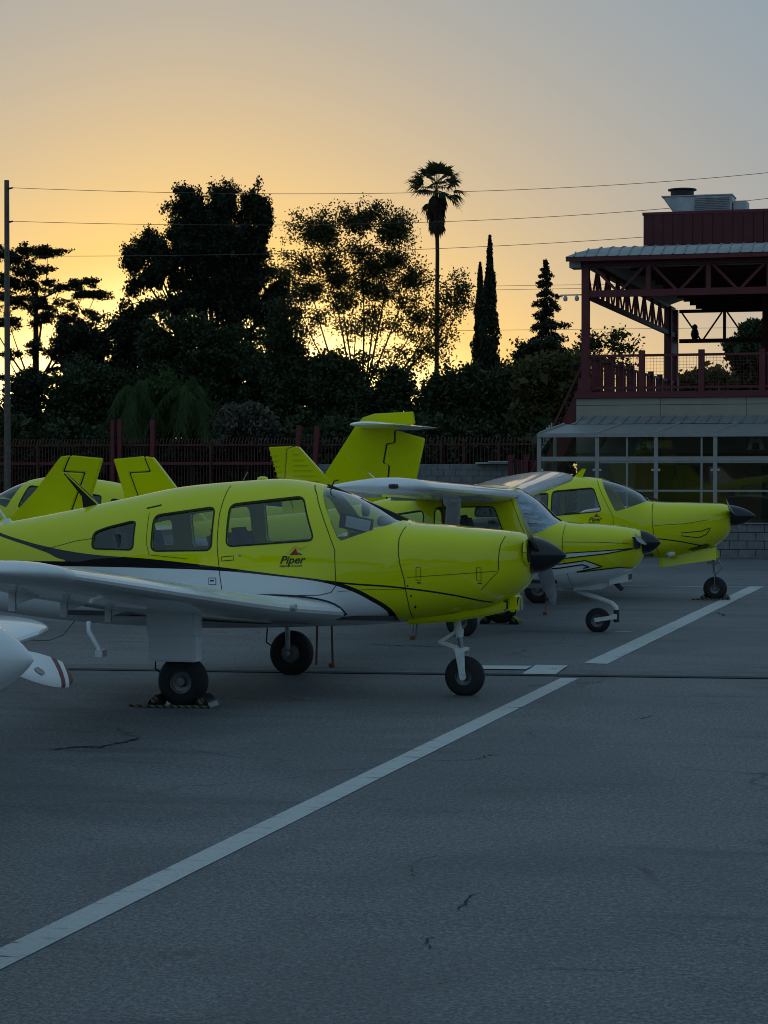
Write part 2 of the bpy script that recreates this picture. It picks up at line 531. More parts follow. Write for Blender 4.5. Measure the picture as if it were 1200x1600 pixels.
crack([(640, 1191), (735, 1189), (768, 1181), (800, 1178)], .013, 5)
crack([(990, 1128), (1012, 1122), (1020, 1117)], .016, 6)
crack([(1178, 1212), (1200, 1206)], .014, 7)
crack([(650, 1472), (690, 1490), (676, 1500)], .009, 8)
crack([(570, 1007), (640, 1010), (720, 1012)], .05, 9)
crack([(1118, 957), (1136, 963)], .05, 10)

# ------------------------------------------------------------------ aircraft
SEG = 56
def fus_ring(t, tab, off):
    zb, zt, hw, zw, nt, nb = interp(tab, t)
    zb += off; zt -= off; hw = max(hw - off, .004)
    ring = []
    for k in range(SEG):
        a = 2 * PI * k / SEG
        ca, sa = math.cos(a), math.sin(a)
        n = nt if sa >= 0 else nb
        y = math.copysign(abs(ca) ** (2 / n), ca) * hw
        z = zw + (max(zt - zw, .004) if sa >= 0 else max(zw - zb, .004)) * math.copysign(abs(sa) ** (2 / n), sa)
        ring.append((t, y, z))
    return ring
def fus_solid(tab, t0, t1, off, step=.05):
    ts = sorted(set([round(t, 4) for t in list(np.arange(t0, t1, -step)) + [t1]] + [r[0] for r in tab if t1 < r[0] < t0]), reverse=True)
    return MB().loft([fus_ring(t, tab, off) for t in ts]).build('tmp_fus', 'black', None, True, 60)

class Craft:
    def __init__(s, root, tab): s.root = root; s.tab = tab
    def shell(s, cabin, paint, windows, windshield, glassmat='acrylic', shade=False, seal=True):
        t0, t1 = s.tab[0][0], s.tab[-1][0]
        outer = fus_solid(s.tab, t0, t1, 0)
        bm = bmesh.new(); bm.from_mesh(outer.data); s.bvh = BVHTree.FromBMesh(bm); bm.free()
        inner = fus_solid(s.tab, cabin[0], cabin[1], .035, .1)
        prs = [prism(p, -1.2, 1.2) for p in windows] + ([prism(windshield, -1.2, 1.2)] if windshield else [])
        me = boolean(outer, [('DIFFERENCE', inner)] + [('DIFFERENCE', p) for p in prs])
        g0 = fus_solid(s.tab, cabin[0] + .2, cabin[1] - .1, .010, .1)
        g1 = fus_solid(s.tab, cabin[0] + .3, cabin[1] - .2, .016, .1)
        gme = boolean(g0, [('DIFFERENCE', g1)])
        go = bpy.data.objects.new('tmp_glass', gme); link(go)
        me.materials.clear(); me.materials.append(M[paint])
        finish(me, True, 40)
        body = link(bpy.data.objects.new('fuselage', me), s.root)
        s.body = body
        for i, p in enumerate(prs):
            pm = boolean(go, [('INTERSECT', p)])
            pm.materials.clear(); pm.materials.append(M[glassmat])
            finish(pm, True, 40)
            if i < len(windows):
                for sd in (-1, 1):
                    bm = bmesh.new(); bm.from_mesh(pm)
                    bmesh.ops.delete(bm, geom=[v for v in bm.verts if v.co.y * sd < 0], context='VERTS')
                    m2 = bpy.data.meshes.new('window'); bm.to_mesh(m2); bm.free()
                    m2.materials.append(M[glassmat]); finish(m2, True, 40)
                    win = link(bpy.data.objects.new('window', m2), s.root)
                    if seal: s.strip('seal', list(windows[i]) + [windows[i][0]], .014, 'seam', sd, parent=win, off=.003)
            else:
                ws = link(bpy.data.objects.new('windshield', pm), s.root)
                if shade:
                    k0 = fus_solid(s.tab, cabin[0] + .2, cabin[1] - .1, .022, .1); k1 = fus_solid(s.tab, cabin[0] + .3, cabin[1] - .2, .03, .1)
                    km = boolean(k0, [('DIFFERENCE', k1), ('INTERSECT', p)])
                    km.materials.clear(); km.materials.append(M['sunshade']); finish(km, True, 60)
                    link(bpy.data.objects.new('sunshade', km), s.root); kill(k0, k1)
        kill(outer, inner, g0, g1, go, *prs)
        return body
    def proj(s, t, z, sd, off=.003):
        h, n, i, d = s.bvh.ray_cast(Vector((t, 3 * sd, z)), Vector((0, -sd, 0)))
        if h is None:
            h, n, i, d = s.bvh.find_nearest(Vector((t, .4 * sd, z)))
        if n.y * sd < 0: n = -n
        return h + n * off
    def strip(s, name, pts, wd, mat, sd, parent=None, off=.003, step=.03):
        ps = []
        for a, b in zip(pts, pts[1:]):
            a = Vector(a[:2]); b = Vector(b[:2]); k = max(1, int((b - a).length / step))
            ps += [a + (b - a) * i / k for i in range(k)]
        ps.append(Vector(pts[-1][:2]))
        vs = []; fs = []; n = len(ps)
        for i, p in enumerate(ps):
            d = ps[min(i + 1, n - 1)] - ps[max(i - 1, 0)]
            if d.length < 1e-6: d = Vector((1, 0))
            d.normalize(); q = Vector((-d.y, d.x)) * (wd(i / (n - 1)) if callable(wd) else wd) / 2
            vs += [s.proj(*(p + q), sd, off), s.proj(*(p - q), sd, off)]
        for i in range(n - 1): fs.append((2 * i, 2 * i + 1, 2 * i + 3, 2 * i + 2))
        return mobj(name, vs, fs, mat, parent or s.root, True)
    def poly(s, name, pts, mat, sd, off=.003, cut=.04, parent=None):
        bm = bmesh.new()
        f = bm.faces.new([bm.verts.new((t, 0, z)) for t, z in pts])
        bmesh.ops.triangulate(bm, faces=bm.faces)
        for _ in range(4):
            es = [e for e in bm.edges if e.calc_length() > cut]
            if not es: break
            bmesh.ops.subdivide_edges(bm, edges=es, cuts=1)
            bmesh.ops.triangulate(bm, faces=bm.faces)
        for v in bm.verts: v.co = s.proj(v.co.x, v.co.z, sd, off)
        me = bpy.data.meshes.new(name); bm.to_mesh(me); bm.free()
        me.materials.append(M[mat]); finish(me, True, 60)
        return link(bpy.data.objects.new(name, me), parent or s.root)
    def text(s, name, body, x, z, size, mat, sd, shear=.35, extend=1.0, parent=None, slope=0.0):
        cu = bpy.data.curves.new('tmp', 'FONT'); cu.body = body; cu.size = size; cu.shear = shear; cu.offset = size * .018
        o = bpy.data.objects.new('tmp', cu); link(o)
        dg = bpy.context.evaluated_depsgraph_get(); dg.update()
        me = bpy.data.meshes.new_from_object(o.evaluated_get(dg))
        bpy.data.objects.remove(o)
        bm = bmesh.new(); bm.from_mesh(me)
        bmesh.ops.triangulate(bm, faces=bm.faces)
        for v in bm.verts:
            a, b = v.co.x * extend, v.co.y
            v.co = s.proj(x + a * (-sd), z + b + a * slope, sd, .004)
        bm.to_mesh(me); bm.free(); me.materials.clear(); me.materials.append(M[mat]); me.name = name
        return link(bpy.data.objects.new(name, me), parent or s.root)

def airfoil(n=16, th=.13, camber=.015):
    up = []; lo = []
    for i in range(n + 1):
        x = (1 - math.cos(PI * i / n)) / 2
        y = 5 * th * (.2969 * math.sqrt(x) - .126 * x - .3516 * x**2 + .2843 * x**3 - .1036 * x**4)
        c = camber * 4 * x * (1 - x)
        up.append((x, c + y)); lo.append((x, c - y))
    return up[::-1] + lo[1:-1]          # TE top -> LE -> TE bottom
def wing_mesh(name, secs, mat, parent, sd, angle=30):
    """secs: (span w, LE t, chord, LE z, thickness, incidence deg)"""
    rings = []
    for (wv, le, ch, z, th, inc) in secs:
        ci, si = math.cos(R(inc)), math.sin(R(inc))
        rings.append([(le - (x * ci + y * si) * ch, wv * sd, z + (y * ci - x * si) * ch) for x, y in airfoil(18, th)])
    return MB().loft(rings).build(name, mat, parent, True, angle)
def subdiv_secs(secs, step):
    out = []
    for a, b in zip(secs, secs[1:]):
        k = max(1, int(abs(b[0] - a[0]) / step))
        for i in range(k): out.append(tuple(a[j] + (b[j] - a[j]) * i / k for j in range(6)))
    return out + [secs[-1]]

def wheel(parent, x, y, r, wd, rimr, sd=-1, name='wheel'):
    """tyre mesh with an alloy rim as its part; axle across y; flattened a little where it stands"""
    prof = []
    for i in range(15):
        a = PI * i / 14
        prof.append((-math.cos(a) * wd / 2, rimr + (r - rimr) * (math.sin(a) ** .62)))
    mb = MB().lathe(prof, 'y', (x, y, r - .012), 40, False)
    mb.v = [(a, b, max(c, 0.0)) for a, b, c in mb.v]
    ty = mb.build('wheel', 'rubber', parent, True, 50)
    o = sd * wd * .40
    rp = [(-o, .02), (-o, rimr * .9), (-o * .9, rimr * 1.02), (o * .9, rimr * 1.02), (o, rimr * .98), (o * .96, rimr * .9), (o * .7, rimr * .84), (o * .6, rimr * .5), (o * .85, rimr * .42), (o * 1.1, rimr * .36), (o * 1.12, rimr * .1)]
    rm = MB().lathe(rp, 'y', (x, y, r - .012), 30).build('rim', 'rim', ty, True, 30)
    return ty
def blade(parent, hub, R0, ang, mat='blade', ch=.14, tipmat=None, name='propeller_blade', axis_pitch=1):
    """blade from the hub in the disc plane (y, z); ang measured from +y towards +z"""
    ca, sa = math.cos(ang), math.sin(ang)
    rings = []
    for i in range(15):
        f = i / 14; r = .06 + (R0 - .06) * f
        c = ch * (.55 + 1.1 * f * (1 - f) * 1.6 + .0) * (1 if f < .93 else math.sqrt(max(.12, 1 - ((f - .93) / .075) ** 2)))
        c = max(c, .012)
        tw = R(58 - 42 * f) * axis_pitch
        th = .2 - .12 * f
        ring = []
        for x, y in airfoil(6, th, .03):
            u = (x - .4) * c; v = y * c
            tdir = u * math.cos(tw) - v * math.sin(tw)     # along disc tangent
            adir = u * math.sin(tw) + v * math.cos(tw)     # along axis
            ring.append((hub[0] + adir, hub[1] + ca * r - sa * tdir, hub[2] + sa * r + ca * tdir))
        rings.append(ring)
    return MB().loft(rings).build(name, mat, parent, True, 40)
def spinner(parent, x0, x1, z, r, mat='black'):
    prof = [(x0 - .012, .02), (x0 - .012, r * 1.02), (x0 + .012, r * 1.03), (x0 + .014, r)]
    for i in range(1, 13):
        f = i / 12; prof.append((x0 + (x1 - x0) * f, r * (1 - f ** 1.75) ** .82 if f < 1 else .003))
    return MB().lathe(prof, 'x', (0, 0, z), 36).build('spinner', mat, parent, True, 50)

def curve_node(t, x, pts, xr, zr):
    """float curve: x in xr -> z in zr"""
    mr = t.n('MapRange'); t.l(x, mr.inputs[0]); mr.inputs[1].default_value = xr[0]; mr.inputs[2].default_value = xr[1]
    fc = t.n('FloatCurve'); cu = fc.mapping.curves[0]
    q = [((a - xr[0]) / (xr[1] - xr[0]), (b - zr[0]) / (zr[1] - zr[0])) for a, b in sorted(pts)]
    fc.mapping.use_clip = False
    while len(cu.points) < len(q): cu.points.new(.5, .5)
    for p, (a, b) in zip(cu.points, q): p.location = (a, b); p.handle_type = 'AUTO_CLAMPED'
    fc.mapping.update()
    t.l(mr.outputs[0], fc.inputs[1])
    return t.math('ADD', t.math('MULTIPLY', fc.outputs[0], zr[1] - zr[0]), zr[0])
def scheme(name, white, black=None, line=None, wedge=None):
    t = NT(name)
    sp = t.n('SeparateXYZ'); t.l(t.coord('Object'), sp.inputs[0])
    x, z = sp.outputs[0], sp.outputs[2]
    XR, ZR = (-5, 3), (.2, 2.0)
    col = t.mix(t.noise(2, 3), tuple(c * .95 for c in YEL), tuple(c * 1.05 for c in YEL))
    def below(c): return t.math('LESS_THAN', z, c)
    if black:
        col = t.mix(below(curve_node(t, x, black, XR, ZR)), col, BLK)
    if wedge:
        up = curve_node(t, x, wedge[0], XR, ZR); lo = curve_node(t, x, wedge[1], XR, ZR)
        f = t.math('MULTIPLY', t.math('MULTIPLY', below(up), t.math('GREATER_THAN', z, lo)), t.math('LESS_THAN', x, wedge[2]))
        col = t.mix(f, col, YEL)
    if line:
        lc = curve_node(t, x, line[0], XR, ZR)
        f = t.math('LESS_THAN', t.math('ABSOLUTE', t.math('SUBTRACT', z, lc)), line[1])
        f = t.math('MULTIPLY', f, t.math('MULTIPLY', t.math('GREATER_THAN', x, line[2]), t.math('LESS_THAN', x, line[3])))
        col = t.mix(f, col, BLK)
    if white:
        col = t.mix(below(curve_node(t, x, white, XR, ZR)), col, WHT)
    # a little grime low on the skin
    t.set(Base_Color=t.mix(t.math('MULTIPLY', t.ramp(t.noise(7, 6, .7), .6, .85), .12), col, (.05, .045, .03)))
    t.set(Roughness=t.math('ADD', t.math('MULTIPLY', t.noise(9, 4), .1), .2), Coat_Weight=1.0, Coat_Roughness=.025)
    t.b.inputs['Specular IOR Level'].default_value = 0
    t.bump(t.noise(2.6, 2, .4), .05, .05)
    return t.m
UP = [(-5, 1.6), (-2.6, 1.46), (-2.066, 1.334), (-1.697, 1.258), (-1.271, 1.2), (-.612, 1.162), (.005, 1.103), (.554, 1.044), (1.0, .995), (1.123, .968), (1.376, .855), (1.494, .776), (1.54, .70), (1.556, .45), (3, .3)]
LO = [(-5, 1.08), (-2.066, 1.084), (-1.271, 1.088), (-.612, 1.085), (.005, 1.07), (.497, 1.032), (.897, .988), (1.123, .932), (1.348, .827), (1.46, .748), (1.49, .68), (1.502, .45), (3, .3)]
LN = [(-5, 1.2), (.8, 1.01), (1.123, .978), (1.572, .949), (2.014, .891), (2.33, .82), (3, .7)]
M['scheme_a'] = scheme('yellow_white_black_scheme', LO, UP, (LN, .0075, .95, 2.34), ([(-5, 1.55), (-2.6, 1.42), (-2.066, 1.305), (-1.697, 1.207), (-1.496, 1.142), (3, 1.1)], [(-5, 1.125), (-1.5, 1.13), (3, 1.13)], -1.50))
M['scheme_c'] = scheme('yellow_scheme_thin_line', None, None, ([(-5, 1.0), (0, 1.0), (1.2, .965), (1.624, .93), (1.912, .894), (2.294, .82), (3, .75)], .009, -3, 2.32))
M['scheme_b'] = scheme('yellow_over_white_scheme', [(-5, 1.2), (-3, 1.05), (-1.5, .90), (0, .83), (1.0, .80), (1.3, .735), (1.5, .765), (1.75, .80), (1.9, .782), (1.93, .775), (3, .77)], None)

TAB_A = [  # t, z bottom, z top, half width, z of max width, exponent top, exponent bottom
    (2.625, 1.08, 1.31, .16, 1.18, 2.2, 2.2), (2.60, .99, 1.36, .27, 1.17, 2.3, 2.3), (2.55, .925, 1.392, .345, 1.16, 2.4, 2.4), (2.45, .845, 1.413, .415, 1.14, 2.8, 2.5),
    (2.25, .755, 1.43, .475, 1.12, 3.2, 2.6), (1.9, .675, 1.462, .525, 1.10, 3.4, 2.7), (1.6, .632, 1.486, .55, 1.08, 3.2, 3.0), (1.45, .62, 1.525, .555, 1.07, 2.7, 3.1), (1.3, .605, 1.605, .56, 1.06, 2.65, 3.2),
    (.96, .585, 1.757, .57, 1.05, 2.6, 3.3), (.62, .572, 1.84, .575, 1.05, 2.6, 3.3), (.37, .56, 1.862, .575, 1.05, 2.6, 3.3), (.14, .55, 1.85, .572, 1.05, 2.6, 3.3),
    (-.46, .54, 1.80, .555, 1.05, 2.5, 3.2), (-1.08, .55, 1.685, .49, 1.05, 2.4, 3.0), (-1.7, .585, 1.56, .405, 1.05, 2.3, 2.8), (-2.33, .65, 1.45, .31, 1.04, 2.2, 2.6),
    (-3.2, .755, 1.32, .20, 1.03, 2.1, 2.4), (-4.0, .86, 1.21, .10, 1.03, 2, 2.2), (-4.35, .93, 1.14, .04, 1.03, 2, 2)]
WIN_REAR = roundpoly([(-1.23, 1.384), (-1.1, 1.432), (-.863, 1.487), (-.821, 1.48), (-.821, 1.24), (-1.23, 1.245)], .045)
WIN_MID = roundpoly([(-.644, 1.54), (-.078, 1.618), (-.078, 1.245), (-.644, 1.232)], .06)
WIN_FRONT = roundpoly([(.058, 1.638), (.70, 1.71), (.846, 1.338), (.058, 1.278)], .06)
WSHIELD = roundpoly([(.79, 1.835), (.70, 1.98), (1.62, 1.98), (1.535, 1.56), (1.515, 1.498), (1.39, 1.446), (1.22, 1.387), (1.062, 1.328)], .04)

def cabin_inside(root, fuller=True):
    MB().b2(-1.5, 1.52, -.47, .47, .66, .70).build('cabin_floor', 'interior', root)
    d = MB().loft([[(1.10, y, z) for y, z in ((-.45, .75), (.45, .75), (.45, 1.30), (.3, 1.40), (-.3, 1.40), (-.45, 1.30))],
                   [(1.50, y, z) for y, z in ((-.42, .75), (.42, .75), (.40, 1.28), (.26, 1.40), (-.26, 1.40), (-.40, 1.28))]]).build('instrument_panel', 'interior', root)
    for y in (-.27, .27):
        for x in (.16, -.72):
            st = MB().box((x + .05, y, .93), (.46, .44, .14)).box((x - .22, y, 1.18), (.13, .42, .50), Matrix.Rotation(R(-14), 3, 'Y')).build('seat', 'seat', root)
            bevel_mesh(st, .05, 3)
    MB().bar((1.52, 0, 1.50), (.80, 0, 1.80), .045, .03).build('windshield_post', 'interior', root)

def fork_nose_gear(root, x, y=0, zt=.72, r=.176):
    g = MB().tube([(x - .09, y, zt), (x - .045, y, .50)], .034, 14).build('oleo_strut', 'white_gear', root, True)
    MB().tube([(x - .05, y, .52), (x - .03, y, .40)], .022, 12).build('piston', 'steel', g, True)
    MB().lathe([(-.02, .02), (-.02, .045), (.02, .045), (.02, .02)], 'z', (x - .055, y, .55), 16).build('collar', 'white_gear', g, True)
    lk = MB()
    for s_ in (-1, 1):
        lk.bar((x - .07, y + .02 * s_, .55), (x - .22, y + .012 * s_, .455), .012, .03)
        lk.bar((x - .22, y + .012 * s_, .455), (x - .05, y + .02 * s_, .40), .012, .03)
    lk.tube([(x - .22, y - .03, .455), (x - .22, y + .03, .455)], .012, 8)
    lk.build('scissor_link', 'white_gear', g)
    fk = MB()
    fk.box((x - .03, y, .395), (.10, .17, .03))
    for s_ in (-1, 1):
        fk.loft([[(x - .075, y + s_ * .078, .40), (x + .015, y + s_ * .078, .40), (x + .015, y + s_ * .09, .40), (x - .075, y + s_ * .09, .40)],
                 [(x - .045, y + s_ * .082, .26), (x + .02, y + s_ * .082, .26), (x + .02, y + s_ * .094, .26), (x - .045, y + s_ * .094, .26)],
                 [(x - .028, y + s_ * .082, .15), (x + .028, y + s_ * .082, .15), (x + .028, y + s_ * .094, .15), (x - .028, y + s_ * .094, .15)]])
        fk.lathe([(s_ * .08, .03), (s_ * .10, .03)], 'y', (x, y, .164), 14)
    f = fk.build('fork', 'white_gear', g)
    bevel_mesh(f, .006, 2)
    wheel(root, x, y, r, .125, .075, -1)

def chock_set(name, x, y, r, label, group='wheel chocks with rope', ropey=True, rot=0, scale=1.0):
    e = empty(name, (x, y, 0), rot, label, 'wheel chock', group)
    for s_ in (-1, 1):
        p = [(s_ * (r * .62), 0), (s_ * (r * .62 + .14 * scale), 0), (s_ * (r * .62 + .12 * scale), .05 * scale), (s_ * (r * .62 + .055 * scale), .105 * scale), (s_ * (r * .62 + .03 * scale), .1 * scale)]
        o = MB().loft([[(a, -.13, b) for a, b in p], [(a, .12, b) for a, b in p]]).build('chock', 'black', e)
        bevel_mesh(o, .01, 2)
        MB().lathe([(-.145, .02), (-.13, .03)], 'y', (s_ * (r * .62 + .07 * scale), 0, .055 * scale), 10).build('eyelet', 'rope', o)
    if ropey:
        pts = []
        for i in range(15):
            f = i / 14; pts.append((-r * .62 - .27 * scale + f * (r * 1.24 + .42 * scale), -.17 - .03 * math.sin(f * 5), .012))
        MB().tube(pts, .012, 8).build('rope', 'rope', e, True)
    return e

def low_wing(root, sd, secs, tip_w, paint='white', light='green_glass'):
    main = [q for q in secs if q[0] <= tip_w + 1e-6]; tip = [q for q in secs if q[0] >= tip_w - 1e-6]
    wg = wing_mesh('wing', subdiv_secs(main, .4), paint, root, sd)
    wing_mesh('wing_tip', tip, paint, wg, sd, 60)
    a = tip[-2]
    MB().lathe([(-.05, .01), (-.045, .022), (0, .026), (.045, .022), (.05, .01)], 'x', ((a[1] - .055), sd * (a[0] + .02), a[3] - .0), 12).build('position_light', light, wg, True)
    return wg
def airfoil_z(sec, t, upper=True):
    wv, le, ch, z, th, inc = sec
    x = min(1, max(0, (le - t) / ch))
    y = 5 * th * (.2969 * math.sqrt(x) - .126 * x - .3516 * x**2 + .2843 * x**3 - .1036 * x**4)
    return z + (.06 * x * (1 - x) + (y if upper else -y)) * ch - x * ch * math.sin(R(inc))

PIPER_SECS = [(.38, 1.14, 2.02, .715, .115, 1.5), (.55, 1.08, 1.96, .735, .115, 1.5), (.8, .90, 1.78, .765, .125, 1.5), (1.1, .745, 1.62, .80, .135, 1.5), (1.5, .655, 1.54, .85, .14, 1.5), (2.6, .62, 1.50, .972, .14, 1),
              (4.85, .55, 1.10, 1.225, .135, 0), (4.98, .52, 1.05, 1.248, .135, 0), (5.1, .44, .96, 1.262, .13, 0), (5.2, .31, .82, 1.27, .115, 0), (5.26, .17, .66, 1.272, .08, 0), (5.28, .08, .52, 1.272, .03, 0)]

def tail_low(root, paint_fin='yellow', tip_t=-4.45, ribs=False, top=2.22, fin=None, rud=None, stabz=1.02, stab_half=1.55):
    fin = fin or [(-3.15, 1.33), (-3.72, 1.78), (-4.14, top), (-4.38, top + .01), (-4.30, 1.78), (-4.22, 1.08), (-3.6, 1.2)]
    rud = rud or [(-4.40, top + .01), (-4.62, top), (-4.56, 1.6), (-4.50, 1.08), (-4.24, 1.06), (-4.32, 1.78)]
    f = slab('fin', fin, .085, paint_fin, root, 0, .015)
    r_ = slab('rudder', rud, .06, paint_fin, root, 0, .012)
    for sd in (-1, 1):
        wing_mesh('stabilator', subdiv_secs([(.06, -3.72, .78, stabz, .1, 0), (stab_half - .1, -3.76, .74, stabz, .1, 0), (stab_half, -3.85, .55, stabz, .05, 0)], .5), 'white', root, sd)
    return f, r_

def piper_logo(cr, x, z, h, sd=-1):
    o = cr.text('logo', 'Piper', x, z, h, 'black', sd, .32, 1.12, slope=.03)
    k = h * .8
    def P(u, v): return (x + u * 1.42 * k, z + (.98 + (v - .98) * .8) * k)
    cr.poly('logo_peak', [P(.85, 1.0), P(1.34, 2.0), P(1.62, 1.04)], 'red_paint', sd, .004, .05, o)
    cr.poly('logo_peak', [P(1.66, 1.04), P(1.56, 1.45), P(1.98, 1.06)], 'logo_blue', sd, .0045, .05, o)
    cr.strip('logo_swoosh', [P(.45, 1.35), P(.75, 1.3), P(1.1, 2.0), P(1.3, 2.28), P(1.6, 1.95), P(1.95, 2.0), P(2.3, 2.35)], lambda f: .04 * k + .3 * k * math.sin(PI * f) * f, 'logo_gold', sd, o, .004, .015)
    cr.text('logo', 'FREEDOM OF FLIGHT', x - .02 * k, z - .40 * k, h * .235, 'black', sd, .2, .98, o, .03)
M['logo_blue'] = simple('logo_blue', (.01, .07, .2), .4, var=.05)
M['logo_gold'] = simple('logo_gold', (.75, .5, .03), .4, var=.05)

# ---- nearest yellow aircraft
P1 = (-6.278, 17.92)
r1 = empty('low_wing_airplane', (*P1, 0), 0, 'nearest yellow airplane with white lower body, black stripe and black spinner', 'airplane')
A = Craft(r1, TAB_A)
A.shell((1.55, -1.75), 'scheme_a', [WIN_REAR, WIN_MID, WIN_FRONT], WSHIELD)
cabin_inside(r1)
w1 = {}
for sd in (-1, 1):
    w1[sd] = low_wing(r1, sd, PIPER_SECS, 4.85)
    # black outline around the wing root
    sec = PIPER_SECS[1]
    ts = np.linspace(-.2, 1.07, 26)
    outl = [(t, airfoil_z(sec, t) + .012) for t in ts] + [(1.115, .715)] + [(t, airfoil_z(sec, t, False) - .012) for t in ts[::-1]]
    A.strip('root_outline', outl, .016, 'black', sd, off=.004)
tail_low(r1)
spinner(r1, 2.60, 2.915, 1.21, .163)
for a in (R(150), R(-30)):
    blade(r1, (2.66, 0, 1.21), .93, a, ch=.15)
fork_nose_gear(r1, 2.03)
for sd in (-1, 1):
    wh = wheel(r1, 0, 1.44 * sd, .215, .155, .098, sd)
    MB().tube([(-.02, sd * 1.33, .80), (0, sd * 1.33, .25)], .026, 12).tube([(0, sd * 1.33, .21), (0, sd * 1.42, .21)], .025, 10).build('gear_leg', 'steel', r1, True)
    MB().tube([(-.1, sd * 1.42, .62), (-.24, sd * 1.43, .45), (-.25, sd * 1.43, .30), (-.1, sd * 1.44, .2)], .008, 6).build('brake_line', 'rubber', r1, True)
# strut fairing plates
fp = MB().loft([[(-.255, -1.63, .87), (.16, -1.63, .87), (.16, -1.43, .87), (-.255, -1.43, .87)], [(-.25, -1.625, .58), (.165, -1.625, .58), (.165, -1.44, .58), (-.25, -1.44, .58)]]).build('strut_fairing', 'white', r1); bevel_mesh(fp, .012, 2)
fp = MB().b2(-.235, .17, -1.615, -1.45, .375, .60).build('strut_fairing', 'white', r1); bevel_mesh(fp, .012, 2)
MB().b2(-.23, .16, 1.44, 1.60, .50, .88).build('strut_fairing', 'white', r1)
# cowling details on both flanks
for sd in (-1, 1):
    A.strip('panel_seam', [(1.603, 1.478), (1.578, 1.36), (1.582, 1.25), (1.60, 1.14), (1.636, 1.017), (1.66, .82), (1.662, .68)], .007, 'seam', sd)
    A.strip('panel_seam', [(2.455, 1.41), (2.425, 1.30), (2.418, 1.19), (2.418, 1.10)], .006, 'seam', sd)
    A.strip('panel_seam', [(1.66, 1.035), (2.0, 1.06), (2.418, 1.092), (2.27, .93)], .004, 'seam', sd)
    A.strip('panel_seam', [(1.05, .905), (1.3, .93), (1.64, .93)], .003, 'seam', sd)
    for x, z in ((1.755, 1.06), (2.26, 1.06)):
        A.strip('latch', [(x - .018, z + .06), (x + .018, z + .06), (x + .018, z - .05), (x - .018, z - .05), (x - .018, z + .06)], .004, 'seam', sd)
        A.strip('latch', [(x - .012, z - .07), (x + .022, z - .07)], .009, 'seam', sd)
    for x, z in ((1.665, .965), (1.69, .88), (1.715, .79), (1.71, .78)):
        A.poly('fastener', [(x + .008 * math.cos(q * PI / 4), z + .008 * math.sin(q * PI / 4)) for q in range(8)], 'black', sd, .004)
    A.strip('panel_seam', [(-.006, 1.80), (-.026, 1.55), (-.025, 1.3), (.004, 1.03), (.03, .85)], .006, 'seam', sd)
    A.strip('panel_seam', [(.72, 1.825), (.80, 1.73), (.891, 1.56), (.96, 1.42), (1.03, 1.26), (1.044, .957), (1.0, .90), (.9, .875), (.03, .85)], .006, 'seam', sd)
    A.strip('panel_seam', [(-.70, 1.56), (-.69, 1.30), (-.66, 1.20), (-.30, 1.17)], .004, 'seam', sd)
    A.strip('panel_seam', [(-1.72, 1.23), (-1.4, 1.31), (-1.2, 1.34)], .004, 'seam', sd)
    A.strip('door_handle', [(.02, 1.19), (.13, 1.20), (.13, 1.165), (.02, 1.155), (.02, 1.19)], .006, 'seam', sd)
    A.poly('door_lock', [(.185 + .011 * math.cos(q * PI / 4), 1.205 + .011 * math.sin(q * PI / 4)) for q in range(8)], 'steel', sd, .005)
    A.strip('vent_slot', [(-.74, 1.60), (-.60, 1.63)], .012, 'seam', sd)
    A.poly('step_placard', [(-.10, 1.01), (-.03, 1.01), (-.03, .95), (-.10, .95)], 'seam', sd)
    A.poly('step_placard', [(-.095, 1.005), (-.035, 1.005), (-.035, .955), (-.095, .955)], 'white', sd, .005)
    A.strip('placard_mark', [(-.085, .985), (-.05, .985)], .012, 'seam', sd, off=.007)
    A.poly('pitot_port', [(-.12, .905), (-.045, .905), (-.05, .885), (-.12, .885)], 'black', sd)
    piper_logo(A, .545 if sd < 0 else .80, 1.138, .092, sd) if sd < 0 else None
# air inlets either side of the spinner, with dark throats
for sd in (-1, 1):
    pts = [(sd * (.20 + .085 * math.cos(a)), 1.245 + .085 * math.sin(a)) for a in np.linspace(0, 2 * PI, 20, endpoint=False)]
    MB().loft([[(2.585, y, z) for y, z in pts], [(2.64, y, z) for y, z in pts]]).build('air_inlet', 'dark_metal', r1, True)
    ring = [(sd * (.20 + .10 * math.cos(a)), 1.245 + .10 * math.sin(a)) for a in np.linspace(0, 2 * PI, 21)]
    MB().tube([(2.615, y, z) for y, z in ring], .018, 8).build('inlet_lip', 'yellow', r1, True)
# chin scoop and belly lip
sc = MB().loft([[(1.58, y, z) for y, z in ((-.34, .66), (.34, .66), (.30, .615), (-.30, .615))], [(2.0, y, z) for y, z in ((-.32, .72), (.32, .72), (.26, .65), (-.26, .65))],
                [(2.28, y, z) for y, z in ((-.22, .79), (.22, .79), (.17, .70), (-.17, .70))], [(2.42, y, z) for y, z in ((-.19, .84), (.19, .84), (.15, .735), (-.15, .735))]]).build('chin_scoop', 'yellow', r1)
bevel_mesh(sc, .035, 4)
MB().b2(2.415, 2.424, -.12, .12, .755, .82).build('scoop_mouth', 'dark_metal', sc)
lp = MB().b2(2.43, 2.51, -.13, .13, .73, .88).build('landing_light_box', 'yellow', r1); bevel_mesh(lp, .02, 2)
MB().lathe([(0, .002), (.004, .05), (.012, .055)], 'x', (2.506, .06, .79), 16).build('landing_light', 'lens', lp, True)
MB().tube([(1.66, -.2, .66), (1.655, -.2, .50)], .012, 8).build('drain_pipe', 'steel', r1)
MB().tube([(2.52, -.1, .86), (2.49, -.1, .70)], .006, 6).build('drain_pipe', 'rubber', r1)
